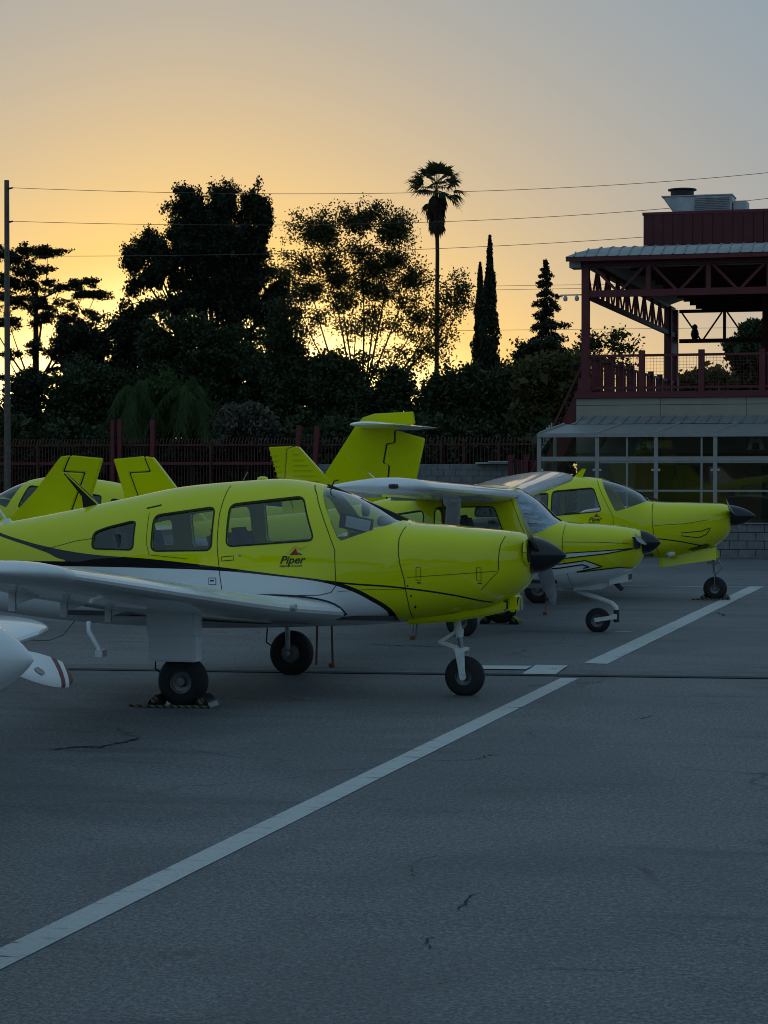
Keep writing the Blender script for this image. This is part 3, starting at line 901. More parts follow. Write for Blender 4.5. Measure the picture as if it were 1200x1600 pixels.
# aerials, step, flap hinges
an = MB().loft([[(-1.335, -.012, 1.59), (-1.335, .012, 1.59), (-1.50, .012, 1.57), (-1.50, -.012, 1.57)], [(-1.42, -.01, 1.70), (-1.42, .01, 1.70), (-1.52, .01, 1.70), (-1.52, -.01, 1.70)],
               [(-1.66, -.006, 1.905), (-1.66, .006, 1.905), (-1.70, .006, 1.908), (-1.70, -.006, 1.908)]]).build('blade_aerial', 'black', r1)
MB().bar((-1.345, -.013, 1.615), (-1.67, -.009, 1.90), .006, .012).build('aerial_stripe', 'yellow', an)
MB().tube([(-2.22, 0, 1.46), (-2.28, 0, 1.50), (-2.36, 0, 1.60)], .012, 6).loft([[(-2.2, -.03, 1.455), (-2.2, .03, 1.455), (-2.32, .03, 1.43), (-2.32, -.03, 1.43)], [(-2.24, -.01, 1.50), (-2.24, .01, 1.50), (-2.3, .01, 1.49), (-2.3, -.01, 1.49)]]).build('whip_aerial', 'white', r1)
MB().tube([(.02, 0, 1.85), (.06, 0, 1.92)], .004, 5).build('whip_aerial', 'steel', r1)
MB().lathe([(0, .05), (.02, .045), (.03, .02)], 'z', (.2, 0, 1.85), 14).build('beacon_base', 'yellow', r1, True)
MB().tube([(.88, -.18, 1.76), (.91, -.18, 1.84), (.95, -.18, 1.85)], .007, 6).build('temperature_probe', 'dark_metal', r1)
MB().tube([(-1.26, -.46, .60), (-1.24, -.5, .52), (-1.13, -.52, .36)], .022, 8).box((-1.115, -.53, .335), (.07, .10, .06)).build('boarding_step', 'white_gear', r1, True)
MB().tube([(-1.55, -.1, .58), (-1.66, -.12, .45), (-1.8, -.12, .40), (-2.2, -.1, .40)], .004, 5).build('belly_wire', 'wire', r1, True)
for wv, in ((1.25,), (2.15,), (3.1,)):
    z0 = .80 + (wv - 1.1) * .112
    MB().box((-.74, -wv, z0 - .075), (.055, .03, .16)).loft([[(-.70, -wv - .02, z0 - .03), (-.70, -wv + .02, z0 - .03), (-.70, -wv + .02, z0 - .10), (-.70, -wv - .02, z0 - .10)], [(-.45, -wv - .012, z0 + .0), (-.45, -wv + .012, z0 + .0), (-.45, -wv + .012, z0 - .02), (-.45, -wv - .012, z0 - .02)]]).build('flap_hinge', 'white_gear', w1[-1])
MB().lathe([(-.03, .004), (-.02, .025), (.03, .03)], 'x', (.80, -1.0, .795), 10).build('stall_vane', 'lens', w1[-1], True)
# placard on the glare shield, mirror, headset
MB().box((1.16, -.30, 1.475), (.22, .012, .095), Matrix.Rotation(R(12), 3, 'Y') @ Matrix.Rotation(R(12), 3, 'X')).build('windscreen_card', 'card', r1)
MB().box((1.14, -.285, 1.478), (.30, .012, .135), Matrix.Rotation(R(12), 3, 'Y') @ Matrix.Rotation(R(12), 3, 'X')).build('card_holder', 'interior', r1)
MB().lathe([(-.02, .01), (-.02, .07), (.02, .07), (.02, .01)], 'x', (1.13, .05, 1.60), 14).tube([(1.13, .05, 1.60), (1.1, .03, 1.69)], .01, 6).build('compass', 'interior', r1, True)

chock_set('wheel_chock', P1[0], P1[1] - 1.44, .215, 'pair of black chocks with yellow rope at the nearest airplane\'s main wheel')
def strap(x, y, z0, x1, y1, label, dbl=True):
    e = MB()
    e.bar((x, y, z0), (x1, y1, .02), .008, .02)
    if dbl: e.bar((x + .13, y, z0), (x1 + .17, y1, .02), .008, .02)
    e.box((x1 + .16 * dbl, y1, .02), (.05, .05, .04))
    o = e.build('tie_down_strap', 'orange'); tag(o, label, 'strap', 'orange tie-down straps')
    return o
strap(*at(497, 21.1), .80, *at(494, 21.1), 'orange tie-down strap under the nearest airplane behind its far main wheel')

# ---- third aircraft (same maker, retractable gear)
P3 = (-6.24, 32.62)
r3 = empty('low_wing_airplane', (*P3, 0), 0, 'farthest yellow airplane in the front row, beside the glazed terrace room', 'airplane')
TAB_C = [(2.64, 1.10, 1.38, .16, 1.25, 2.2, 2.2), (2.60, .99, 1.43, .29, 1.24, 2.4, 2.4), (2.52, .90, 1.455, .37, 1.20, 2.6, 2.4), (2.35, .79, 1.465, .44, 1.17, 2.8, 2.5), (2.0, .69, 1.473, .51, 1.12, 2.8, 2.6), (1.6, .632, 1.482, .55, 1.08, 2.7, 3.0), (1.42, .615, 1.497, .555, 1.07, 2.7, 3.1)] + [q for q in TAB_A if q[0] < 1.4]
C = Craft(r3, TAB_C)
C.shell((1.5, -1.75), 'scheme_c', [WIN_MID, WIN_REAR, roundpoly([(-.02, 1.64), (.61, 1.695), (.755, 1.338), (-.02, 1.265)], .06)],
        roundpoly([(.692, 1.82), (.60, 1.98), (1.52, 1.98), (1.43, 1.56), (1.405, 1.49), (1.25, 1.43), (1.043, 1.358), (.965, 1.335)], .04))
cabin_inside(r3)
for sd in (-1, 1):
    low_wing(r3, sd, PIPER_SECS, 4.85)
    C.strip('panel_seam', [(1.50, 1.49), (1.515, 1.3), (1.527, 1.14), (1.56, .9), (1.605, .68)], .008, 'seam', sd)
    C.strip('panel_seam', [(1.55, 1.13), (2.0, 1.16), (2.35, 1.22)], .006, 'seam', sd)
    C.strip('panel_seam', [(.64, 1.80), (.80, 1.5), (.93, 1.27), (.95, .95)], .006, 'seam', sd)
    C.strip('louvre', [(1.95, 1.02), (2.25, 1.05), (2.38, 1.10), (2.32, 1.0), (2.2, .95), (1.95, .98)], .012, 'seam', sd)
    if sd < 0: piper_logo(C, .56, 1.19, .082, sd)
fC, rC = tail_low(r3, top=2.34, fin=[(-3.1, 1.33), (-3.70, 1.80), (-4.20, 2.33), (-4.26, 2.345), (-4.40, 2.30), (-4.44, 1.8), (-4.2, 1.08), (-3.6, 1.2)],
                  rud=[(-4.30, 2.35), (-4.72, 2.335), (-4.55, 1.8), (-4.45, 1.10), (-4.23, 1.08), (-4.46, 1.8), (-4.42, 2.30)])
for k in range(6):
    z = 1.78 + k * .085
    MB().bar((-4.47 - .02 * k, -.046, z), (-4.56 - .025 * k, -.036, z), .008, .02).build('rib', 'yellow', rC)
    MB().bar((-3.85 - k * .07, -.05, z + .02), (-4.30 + .0 * k, -.05, z + .02), .012, .022).build('rib', 'yellow', fC)
spinner(r3, 2.60, 3.01, 1.27, .165)
for a in (R(165), R(-15)):
    blade(r3, (2.67, 0, 1.27), .93, a, ch=.15)
for sd in (-1, 1):
    wheel(r3, 0, 1.6 * sd, .215, .155, .098, sd)
    MB().tube([(-.02, sd * 1.5, .82), (0, sd * 1.5, .25)], .035, 10).build('gear_leg', 'white_gear', r3, True)
g3 = MB().tube([(2.36, 0, .80), (2.40, 0, .42)], .03, 12).box((2.37, 0, .56), (.16, .10, .04)).build('oleo_strut', 'steel', r3, True)
MB().tube([(2.44, .03, .60), (2.5, .03, .5), (2.43, .03, .40)], .01, 6).build('scissor_link', 'steel', g3)
MB().bar((2.40, -.075, .40), (2.4, -.075, .17), .012, .045).bar((2.40, .075, .40), (2.4, .075, .17), .012, .045).box((2.4, 0, .41), (.06, .17, .03)).build('fork', 'steel', g3)
wheel(r3, 2.40, 0, .18, .125, .075, -1)
gd = MB().loft([[(1.55, -.20, .66), (1.55, -.215, .66), (1.60, -.245, .49), (1.60, -.23, .49)], [(2.44, -.20, .80), (2.44, -.215, .80), (2.44, -.245, .615), (2.44, -.23, .615)]]).build('gear_door', 'yellow', r3)
bx_ = MB().b2(2.30, 2.46, -.22, .1, .62, .76).build('landing_light_box', 'yellow', r3); bevel_mesh(bx_, .02, 2)
MB().lathe([(0, .03), (.05, .055), (.12, .03)], 'x', (1.72, -.36, .70), 12).build('drain_fairing', 'white', r3, True)
C.poly('air_scoop', [(2.02, .77), (2.30, .86), (2.36, .83), (2.28, .79), (2.1, .75)], 'black', -1, .006)
MB().loft([[(.36, -.006, 1.85), (.36, .006, 1.85), (.22, .006, 1.85), (.22, -.006, 1.85)], [(.42, -.004, 1.98), (.42, .004, 1.98), (.36, .004, 1.985), (.36, -.004, 1.985)]]).build('blade_aerial', 'yellow', r3)
MB().loft([[(-.55, -.006, 1.78), (-.55, .006, 1.78), (-.66, .006, 1.78), (-.66, -.006, 1.78)], [(-.56, -.004, 1.88), (-.56, .004, 1.88), (-.6, .004, 1.885), (-.6, -.004, 1.885)]]).build('blade_aerial', 'yellow', r3)
chock_set('wheel_chock', P3[0] + 2.40, P3[1], .18, 'pair of small chocks with rope at the farthest airplane\'s nose wheel', scale=.8)

# ---- second aircraft: strut-braced high wing
P2 = (-5.845, 25.57)
r2 = empty('high_wing_airplane', (*P2, .0), 0, 'yellow high wing airplane with silver sunshade behind its windshield', 'airplane')
TAB_B = [(1.985, .93, 1.18, .12, 1.07, 2.2, 2.2), (1.955, .87, 1.22, .23, 1.06, 2.4, 2.3), (1.90, .79, 1.245, .33, 1.05, 2.7, 2.3), (1.78, .69, 1.272, .41, 1.04, 2.9, 2.3), (1.5, .58, 1.298, .46, 1.02, 2.9, 2.4), (1.15, .53, 1.315, .48, 1.0, 2.8, 2.6), (1.0, .525, 1.335, .485, 1.0, 2.7, 2.7),
         (.69, .52, 1.597, .50, 1.02, 2.7, 2.8), (.43, .52, 1.735, .51, 1.02, 2.9, 2.8), (.1, .52, 1.765, .51, 1.02, 3.0, 2.8), (-.5, .53, 1.74, .50, 1.02, 2.9, 2.8), (-1.0, .56, 1.64, .44, 1.02, 2.6, 2.7),
         (-1.7, .64, 1.50, .33, 1.03, 2.4, 2.5), (-2.6, .78, 1.39, .22, 1.05, 2.2, 2.3), (-3.6, .94, 1.32, .12, 1.1, 2, 2), (-4.35, 1.05, 1.27, .04, 1.15, 2, 2)]
r2.rotation_euler.x = R(.5)
B = Craft(r2, TAB_B)
B.shell((1.1, -1.6), 'scheme_b', [roundpoly([(-.48, 1.50), (.25, 1.515), (.385, 1.20), (-.48, 1.18)], .06), roundpoly([(-1.22, 1.38), (-.62, 1.47), (-.62, 1.22), (-1.22, 1.28)], .08)],
        roundpoly([(.455, 1.69), (.35, 1.95), (1.12, 1.95), (1.04, 1.42), (1.01, 1.335), (.86, 1.235), (.70, 1.175)], .06), shade=True)
MB().b2(-1.2, 1.0, -.42, .42, .60, .64).build('cabin_floor', 'interior', r2)
for y in (-.24, .24):
    st = MB().box((.0, y, .85), (.42, .40, .14)).box((-.22, y, 1.12), (.12, .40, .56), Matrix.Rotation(R(-14), 3, 'Y')).build('seat', 'seat', r2); bevel_mesh(st, .05, 3)
HS = [(.0, .52, 1.30, 1.655, .14, 2), (.5, .52, 1.30, 1.655, .15, 2), (2.6, .44, 1.25, 1.74, .15, 2), (4.0, .38, 1.18, 1.80, .15, 1), (4.2, .36, 1.14, 1.81, .15, 1), (4.33, .28, 1.02, 1.812, .135, 1), (4.4, .14, .8, 1.814, .09, 1), (4.43, .04, .6, 1.815, .03, 1)]
for sd in (-1, 1):
    wg = low_wing(r2, sd, HS, 4.0, 'white', 'dark_metal')
    st = MB()
    rings = []
    for f in (0, .5, 1):
        c_ = Vector((-.30 + .52 * f, sd * (.46 + 1.9 * f), .66 + 1.03 * f)); L = .085
        rings.append([c_ + Vector((math.cos(a) * L, math.sin(a) * .016 * sd, -math.sin(a) * .016)) for a in np.linspace(0, 2 * PI, 14, endpoint=False)])
    st.loft(rings)
    sto = st.build('wing_strut', 'white_gear', r2, True)
    MB().tube([(.10, sd * 2.2, 1.60), (.20, sd * 2.32, 1.69)], [.05, .09], 10).build('strut_cuff', 'white', sto, True)
    MB().lathe([(-.12, .008), (-.1, .025), (.1, .025), (.12, .008)], 'x', (-.18, sd * 4.38, 1.81), 10).build('strobe_light', 'dark_metal', wg, True)
    for wv in (1.4, 2.9, 3.6):
        MB().box((-.62, sd * wv, 1.60 + (wv - .5) * .042), (.30, .03, .07)).build('flap_hinge', 'white_gear', wg)
    B.strip('stripe', [(1.04, .962), (1.60, 1.0), (1.90, 1.025), (1.90, 1.02), (1.6, .965), (1.04, .898)], .012, 'black', sd, off=.006)
    B.poly('stripe', [(.75, .935), (1.04, .957), (1.60, .997), (1.87, 1.02), (1.6, .967), (1.04, .902), (.75, .88)], 'white', sd, .004, .05)
    B.strip('stripe', [(.75, .82), (1.05, .835), (1.36, .882), (1.555, .812), (1.25, .745)], .014, 'black', sd, off=.006)
    B.poly('stripe', [(.75, .815), (1.05, .83), (1.36, .875), (1.53, .81), (1.25, .748), (1.0, .70), (.75, .7)], 'white', sd, .004, .05)
    B.strip('stripe', [(.75, .765), (1.05, .79), (1.32, .832), (1.41, .808), (1.33, .79)], .016, 'black', sd, off=.0065)
    B.strip('stripe', [(1.25, .742), (1.5, .772), (1.75, .803), (1.88, .785)], .013, 'black', sd, off=.006)
    B.strip('panel_seam', [(1.09, 1.32), (1.085, 1.1), (1.10, .9), (1.14, .7), (1.17, .56)], .006, 'seam', sd)
    B.strip('panel_seam', [(1.09, 1.10), (1.5, 1.10), (1.86, 1.085)], .005, 'seam', sd)
    B.strip('panel_seam', [(.42, 1.66), (.52, 1.45), (.64, 1.18), (.66, .75)], .005, 'seam', sd)
slab('fin', [(-3.55, 1.30), (-3.95, 1.70), (-4.24, 2.06), (-4.29, 2.115), (-4.40, 2.13), (-4.31, 1.925), (-4.595, 1.915), (-4.28, 1.10), (-3.8, 1.2)], .075, 'yellow', r2, 0, .012)
slab('hinge_gap', [(-4.38, 2.11), (-4.43, 2.11), (-4.35, 1.95), (-4.62, 1.94), (-4.62, 1.85), (-4.34, 1.12), (-4.26, 1.12), (-4.56, 1.88), (-4.28, 1.90)], .03, 'seam', r2, 0, .004)
slab('rudder', [(-4.42, 2.13), (-4.83, 2.095), (-4.69, 1.66), (-4.60, 1.12), (-4.30, 1.10), (-4.617, 1.925), (-4.335, 1.94)], .065, 'yellow', r2, 0, .012)
for sd in (-1, 1):
    wing_mesh('stabilizer', subdiv_secs([(.04, -3.85, .70, 1.22, .1, 0), (1.2, -3.93, .55, 1.22, .1, 0), (1.3, -4.0, .4, 1.22, .04, 0)], .5), 'white', r2, sd)
spinner(r2, 1.955, 2.19, 1.08, .15)
for a in (R(172), R(-8)):
    blade(r2, (2.0, 0, 1.08), .80, a, ch=.13)
MB().box((1.93, -.24, 1.09), (.08, .15, .14)).build('air_inlet', 'dark_metal', r2); MB().box((1.93, .24, 1.09), (.08, .15, .14)).build('air_inlet', 'dark_metal', r2)
nx = 1.50
leg = MB().tube([(.98, 0, .56), (1.15, 0, .50), (1.50, 0, .385), (1.60, 0, .345), (1.65, 0, .30), (1.655, 0, .24)], .03, 12).build('nose_leg', 'white_gear', r2, True)
MB().lathe([(-.08, .02), (-.08, .035), (.07, .035), (.07, .02)], 'z', (1.655, 0, .20), 14).build('caster_pivot', 'dark_metal', leg, True)
MB().bar((1.66, -.072, .19), (1.40, -.072, .145), .014, .05).bar((1.66, .072, .19), (1.40, .072, .145), .014, .05).box((1.64, 0, .19), (.05, .15, .06)).build('fork', 'white_gear', leg)
wheel(r2, 1.43, 0, .152, .11, .082, -1)
for sd in (-1, 1):
    MB().tube([(-.05, sd * .35, .60), (-.03, sd * .75, .42), (0, sd * 1.02, .20)], [.03, .026, .022], 10).build('gear_leg', 'white_gear', r2, True)
    wheel(r2, 0, 1.08 * sd, .19, .13, .085, sd)
MB().loft([[(1.16, -.16, .58), (1.16, .16, .58), (1.16, .14, .50), (1.16, -.14, .50)], [(1.52, -.17, .60), (1.52, .17, .60), (1.50, .14, .525), (1.50, -.14, .525)]]).build('exhaust_fairing', 'white', r2)
o_ = MB().loft([[(1.60, y, z) for y, z in ((-.2, .66), (.2, .66), (.18, .58), (-.18, .58))], [(1.82, y, z) for y, z in ((-.15, .72), (.15, .72), (.15, .62), (-.15, .62))]]).build('oil_cooler_scoop', 'white', r2)
MB().box((1.815, 0, .67), (.02, .26, .07)).build('scoop_mouth', 'dark_metal', o_)
MB().tube([(1.66, -.12, .60), (1.75, -.13, .52)], .028, 10).build('exhaust_pipe', 'dark_metal', r2)
MB().tube([(-.15, -4.2, 1.87), (-.24, -4.2, 1.95)], .006, 5).build('whip_aerial', 'white', r2)
MB().bar((.0, -2.0, 1.62), (-.18, -1.2, 1.18), .02, .035).build('hanging_strap', 'orange', r2)
strap(*at(857, 29.2), .75, *at(852, 28.9), 'orange tie-down strap on the asphalt below the second airplane\'s propeller', False)
strap(*at(650, 25.2), .70, *at(645, 24.6), 'orange tie-down strap below the nearest airplane\'s cowling', False)
# chock at its far main wheel
chock_set('wheel_chock', P2[0], P2[1] + 1.08, .19, 'black chocks at the high wing airplane\'s far main wheel', ropey=False)

# ---- back row, facing the other way
P5 = (-15.06, 24.14)
r5 = copy_tree(r2)
r5.location = (*P5, 0); r5.rotation_euler = (0, 0, PI)   # stands level
r5['label'] = 'leftmost yellow airplane facing left, its tall fin above the nearest airplane\'s roof'
P4 = at(95, 36.6)
r4 = empty('cruciform_tail_airplane', (P4[0] + .3, P4[1], 0), PI, 'yellow airplane facing left with a high cruciform tail before the block wall', 'airplane')
TAB_D = [q for q in TAB_A if q[0] > -1.0] + [(-1.3, .56, 1.64, .46, 1.05, 2.4, 2.9), (-2.2, .64, 1.50, .34, 1.04, 2.2, 2.6), (-3.4, .76, 1.38, .22, 1.04, 2.1, 2.4), (-4.6, .9, 1.28, .12, 1.05, 2, 2.2), (-5.5, 1.0, 1.2, .04, 1.08, 2, 2)]
D = Craft(r4, TAB_D)
D.shell((1.55, -1.75), 'scheme_c', [WIN_REAR, WIN_MID, WIN_FRONT], WSHIELD)
cabin_inside(r4)
for sd in (-1, 1): low_wing(r4, sd, PIPER_SECS, 4.85)
off = -.42
slab('fin', [(-3.55 + off, 1.40), (-3.95 + off, 1.82), (-4.55 + off, 2.72), (-4.66 + off, 2.83), (-4.85 + off, 2.89), (-5.50 + off, 2.92), (-5.53 + off, 2.72), (-5.18 + off, 2.64), (-5.185 + off, 2.42), (-5.05 + off, 2.40), (-4.99 + off, 2.075), (-5.09 + off, 2.05), (-5.01 + off, 1.1), (-4.2 + off, 1.2)], .10, 'yellow', r4, 0, .014)
slab('hinge_gap', [(-5.16 + off, 2.60), (-5.23 + off, 2.60), (-5.23 + off, 2.40), (-5.10 + off, 2.37), (-5.04 + off, 2.10), (-5.13 + off, 2.02), (-5.05 + off, 1.12), (-4.98 + off, 1.12), (-5.06 + off, 2.06), (-4.97 + off, 2.09), (-5.02 + off, 2.42), (-5.16 + off, 2.45)], .04, 'seam', r4, 0, .004)
slab('rudder', [(-5.21 + off, 2.62), (-5.70 + off, 2.48), (-5.56 + off, 1.85), (-5.45 + off, 1.1), (-5.035 + off, 1.1), (-5.115 + off, 2.04), (-5.015 + off, 2.08), (-5.072 + off, 2.385), (-5.21 + off, 2.41)], .075, 'yellow', r4, 0, .014)
for sd in (-1, 1):
    wing_mesh('stabilizer', subdiv_secs([(.03, -4.60 + off, .95, 2.68, .11, 0), (1.45, -4.85 + off, .72, 2.68, .11, 0), (1.56, -4.95 + off, .5, 2.68, .05, 0)], .5), 'white', r4, sd)
spinner(r4, 2.60, 2.915, 1.21, .163)
for a in (R(100), R(-80)): blade(r4, (2.66, 0, 1.21), .93, a)
fork_nose_gear(r4, 2.03)
for sd in (-1, 1):
    wheel(r4, 0, 1.52 * sd, .215, .155, .098, sd)
    MB().tube([(-.02, sd * 1.40, .80), (0, sd * 1.40, .25)], .035, 12).build('gear_leg', 'white_gear', r4, True)

# ---- white aircraft at the left edge of the picture
P0 = (-6.33, 7.36)
r0 = empty('white_airplane', (*P0, 0), 0, 'white airplane cut off at the left edge, red striped propeller blade', 'airplane')
W = Craft(r0, TAB_A)
W.shell((1.55, -1.75), 'white', [WIN_MID, WIN_FRONT], WSHIELD)
cabin_inside(r0)
WS = [(.38, 1.20, 1.45, .70, .12, 1), (1.2, 1.12, 1.40, .76, .125, 1), (4.3, .98, 1.22, .955, .12, 1), (4.5, .95, 1.18, .968, .12, 1), (4.62, .88, 1.05, .975, .10, 1), (4.70, .78, .9, .976, .07, 1), (4.73, .7, .75, .975, .03, 1)]
for sd in (-1, 1):
    wg = low_wing(r0, sd, WS, 4.3, 'white', 'lens')
    wheel(r0, 0, 1.3 * sd, .215, .155, .098, sd)
    MB().tube([(-.02, sd * 1.1, .80), (0, sd * 1.2, .25)], .035, 12).build('gear_leg', 'white_gear', r0, True)
    for k in range(4):
        MB().lathe([(0, .012), (.012, .010), (.016, .003)], 'z', (.62 - .012 * k, sd * (3.75 + .13 * k), 1.045 + .008 * k), 8).build('fastener', 'steel', wg)
    wing_mesh('aileron_seam', [(3.2, .40, .02, 1.035, .5, 0), (4.3, .36, .02, 1.085, .5, 0)], 'seam', wg, sd)
spinner(r0, 2.60, 2.93, 1.205, .175, 'white')
tail_low(r0, 'white')
fork_nose_gear(r0, 2.03)
def red_tip():
    t = NT('white_blade_red_bands')
    sp = t.n('SeparateXYZ'); t.l(t.coord('Object'), sp.inputs[0])
    v = t.n('VectorMath', operation='LENGTH'); cb = t.n('CombineXYZ'); t.l(sp.outputs[1], cb.inputs[1]); t.l(t.math('SUBTRACT', sp.outputs[2], 1.205), cb.inputs[2]); t.l(cb.outputs[0], v.inputs[0])
    r_ = v.outputs['Value']
    def band(a, b): return t.math('MULTIPLY', t.math('GREATER_THAN', r_, a), t.math('LESS_THAN', r_, b))
    f = t.math('MAXIMUM', band(.735, .785), band(.83, 1.2))
    t.set(Base_Color=t.mix(f, WHT, (.15, .004, .006)), Roughness=.5)
    return t.m
M['red_tip'] = red_tip()
b0 = blade(r0, (2.70, 0, 1.205), .89, R(-10), 'red_tip', .165, axis_pitch=-1)
blade(r0, (2.74, 0, 1.205), .95, R(171), 'red_tip', .135, axis_pitch=-1)
bm = bmesh.new(); bm.from_mesh(b0.data); bvh0 = BVHTree.FromBMesh(bm); bm.free()
def blade_mark(pts, name='blade_emblem'):
    vs = []
    for r_, q in pts:
        y = math.cos(R(-10)) * r_ - math.sin(R(-10)) * q; z = 1.205 + math.sin(R(-10)) * r_ + math.cos(R(-10)) * q
        h, n, i, d = bvh0.ray_cast(Vector((4, y - .4 * .0, z)), Vector((-1, 0, 0)))
        vs.append((h if h else Vector((2.75, y, z))) + Vector((.004, 0, 0)))
    mobj(name, vs, [tuple(range(len(vs)))], 'black', b0)
blade_mark([(.52 + .035 * math.cos(a) * (1.4 if abs(math.cos(a)) > .8 else .75), .0 + .016 * math.sin(a)) for a in np.linspace(0, 2 * PI, 14, endpoint=False)])

# ------------------------------------------------------------------ terrace building
bd = empty('terrace_building', (-9.33, 51, 0), 0, 'grey building with glazed ground floor and red steel roof terrace on top', 'building')
BO = Vector((-9.33, 51, 0))
def bp(mb, name, mat, parent=None, smooth=False):         # world-space part of the building
    mb.v = [(x - BO.x, y - BO.y, z - BO.z) for x, y, z in mb.v]
    return mb.build(name, mat, parent or bd, smooth)
XL, XR_, YF, YB = -9.33, 3.0, 51.0, 66.8
bp(MB().b2(XL, XR_, YF + .06, YB, 0, 3.70), 'wall', 'siding')
x = XL - .01
while x < XR_:
    x1 = min(x + 2.03, XR_)
    bp(MB().b2(x, x1 - .012, YF, YF + .058, 3.56, 3.72), 'wall_panel', 'siding')
    bp(MB().b2(x, x1 - .012, YF + .004, YF + .058, 2.4, 3.548), 'wall_panel', 'siding')
    x = x1
# terrace floor with red edge beam
bp(MB().b2(XL - .05, XR_, YF - .07, YB + .1, 3.726, 3.86), 'edge_beam', 'red_steel')
bp(MB().b2(XL - .02, XR_, YF + .05, YB, 3.862, 3.88), 'terrace_floor', 'floor_dark')
CX = -9.13
post_x = [-7.77, -6.35, -4.92, -3.5, -2.1, -.7]
bp(MB().b2(CX - .09, CX + .09, YF, YF + .18, 3.86, 7.02), 'column', 'red_steel')
bp(MB().b2(CX - .16, CX + .14, YF - .03, YF + .2, 3.86, 4.2), 'column_foot', 'red_steel')
for (x, y) in ((CX, 65.3), (CX, YB - .1), (-3.5, YB - .1), (-3.5, YF + .09), (2.2, YF + .09)):
    bp(MB().b2(x - .11, x + .11, y - .11, y + .11, 3.88, 7.0), 'column', 'red_steel')
bp(MB().b2(CX - .1, CX + .1, 65.3, YB - .2, 5.6, 5.95), 'tie_beam', 'red_steel')
# front truss
def truss(p, q, zt, zb, n, th, mat='red_steel', vert=True):
    p = Vector(p); q = Vector(q); up = Vector((0, 0, 1))
    bp(MB().bar((*p.xy, zt), (*q.xy, zt), th, th), 'truss_chord', mat)
    bp(MB().bar((*p.xy, zb), (*q.xy, zb), th, th * 1.25), 'truss_chord', mat)
    for i in range(n):
        a = p + (q - p) * i / n; b = p + (q - p) * (i + 1) / n; m = (a + b) / 2; g = (b - a) * .06
        bp(MB().bar((*(a + g).xy, zt - th / 2), (*(m - g * .6).xy, zb + th / 2), th * .42, th * .5), 'truss_web', mat)
        bp(MB().bar((*(b - g).xy, zt - th / 2), (*(m + g * .6).xy, zb + th / 2), th * .42, th * .5), 'truss_web', mat)
        if vert and i: bp(MB().bar((*a.xy, zb + th * .63), (*a.xy, zt - th / 2), th * .9, th * .9), 'truss_web', mat)
truss((CX + .09, YF + .09, 0), (CX + .09 + 1.425 * 8, YF + .09, 0), 6.95, 6.23, 8, .13)
truss((CX, YF + .2, 0), (CX, YB - .2, 0), 7.0, 6.2, 10, .10, vert=True)
truss((CX + .15, YB - .1, 0), (-2.0, YB - .1, 0), 6.95, 6.03, 5, .10)
bp(MB().b2(CX + .1, XR_, YF + .24, YF + .28, 6.86, 7.04), 'trim_board', 'frame_grey')
bp(MB().b2(-9.5, CX - .095, YF - .1, YF + .5, 6.86, 7.08), 'gutter_box', 'frame_grey')
# dark ceiling joists
bp(MB().b2(CX + 1.0, XR_, YF + .4, YB - .1, 7.10, 7.13), 'ceiling', 'red_dark')
for k in range(11):
    y = YF + 1.2 + k * 1.4
    bp(MB().b2(CX + .9, XR_, y, y + .12, 6.88, 7.095), 'joist', 'red_dark')
# roof: sheet that rises from front and side eaves, with standing seams
E0 = dict(x=-9.56, y=YF - .35, z=7.09)
N_ = 6
prof = [(0, 0), (.25, .13), (.55, .235), (.9, .30), (1.4, .335), (6.0, .36)]
rings = [[(E0['x'] + o, E0['y'] + o, E0['z'] + h), (XR_ + .5, E0['y'] + o, E0['z'] + h)] for o, h in prof]
side = [[(E0['x'] + o, E0['y'] + o, E0['z'] + h), (E0['x'] + o, YB + .5, E0['z'] + h)] for o, h in prof]
mb = MB()
for ra, rb in zip(rings, rings[1:]): mb.add([ra[0], ra[1], rb[1], rb[0]], [(0, 1, 2, 3)])
for ra, rb in zip(side, side[1:]): mb.add([ra[0], ra[1], rb[1], rb[0]], [(3, 2, 1, 0)])
mb.v = [(x - BO.x, y - BO.y, z) for x, y, z in mb.v]
roof = mobj('roof', mb.v, mb.f, 'roof_metal', bd, False)
bp(MB().b2(E0['x'] + .02, XR_ + .5, E0['y'] + .02, E0['y'] + .05, 6.985, 7.085), 'eave_board', 'red_steel')
x = E0['x'] + .22
while x < -3.4:
    mb = MB()
    for (o, h), (o2, h2) in list(zip(prof, prof[1:]))[:4]:
        if E0['x'] + o > x - .02: break
        mb.bar((x, E0['y'] + o - .01, E0['z'] + h + .008), (x, E0['y'] + o2, E0['z'] + h2 + .008), .03, .028)
    if mb.v: bp(mb, 'seam_rib', 'roof_metal', roof)
    x += .262
# parapet of the plant deck with boards, and the air handler on it
px0 = -8.18
x = px0
while x < XR_:
    bp(MB().b2(x, x + .235, 54.0, 54.06, 7.05, 8.44), 'parapet_board', 'red_dark'); x += .25
bp(MB().b2(px0 + .01, XR_, 54.075, 54.12, 7.05, 8.42), 'parapet_back', 'red_dark')
bp(MB().b2(px0 - .03, XR_, 53.99, 60, 8.43, 8.50), 'parapet_cap', 'red_steel')
bp(MB().b2(px0, px0 + .05, 54.065, 60, 7.05, 8.43), 'parapet_return', 'red_dark')
hv = empty('air_handling_unit', (-6.9, 55.4, 8.50), 0, 'galvanised rooftop ventilation unit with round black fan cowl', 'ventilation unit')
hb = MB().loft([[(-.62, -.4, .03), (.82, -.4, .03), (.82, .5, .03), (-.62, .5, .03)], [(-.95, -.4, .50), (.82, -.4, .50), (.82, .5, .50), (-.95, .5, .50)]]).build('casing', 'hvac', hv)
bevel_mesh(hb, .01, 1)
MB().b2(-.97, .84, -.42, .52, .50, .53).build('lid', 'hvac', hv)
MB().b2(-.6, .8, -.36, .46, 0, .031).build('curb', 'dark_metal', hv)
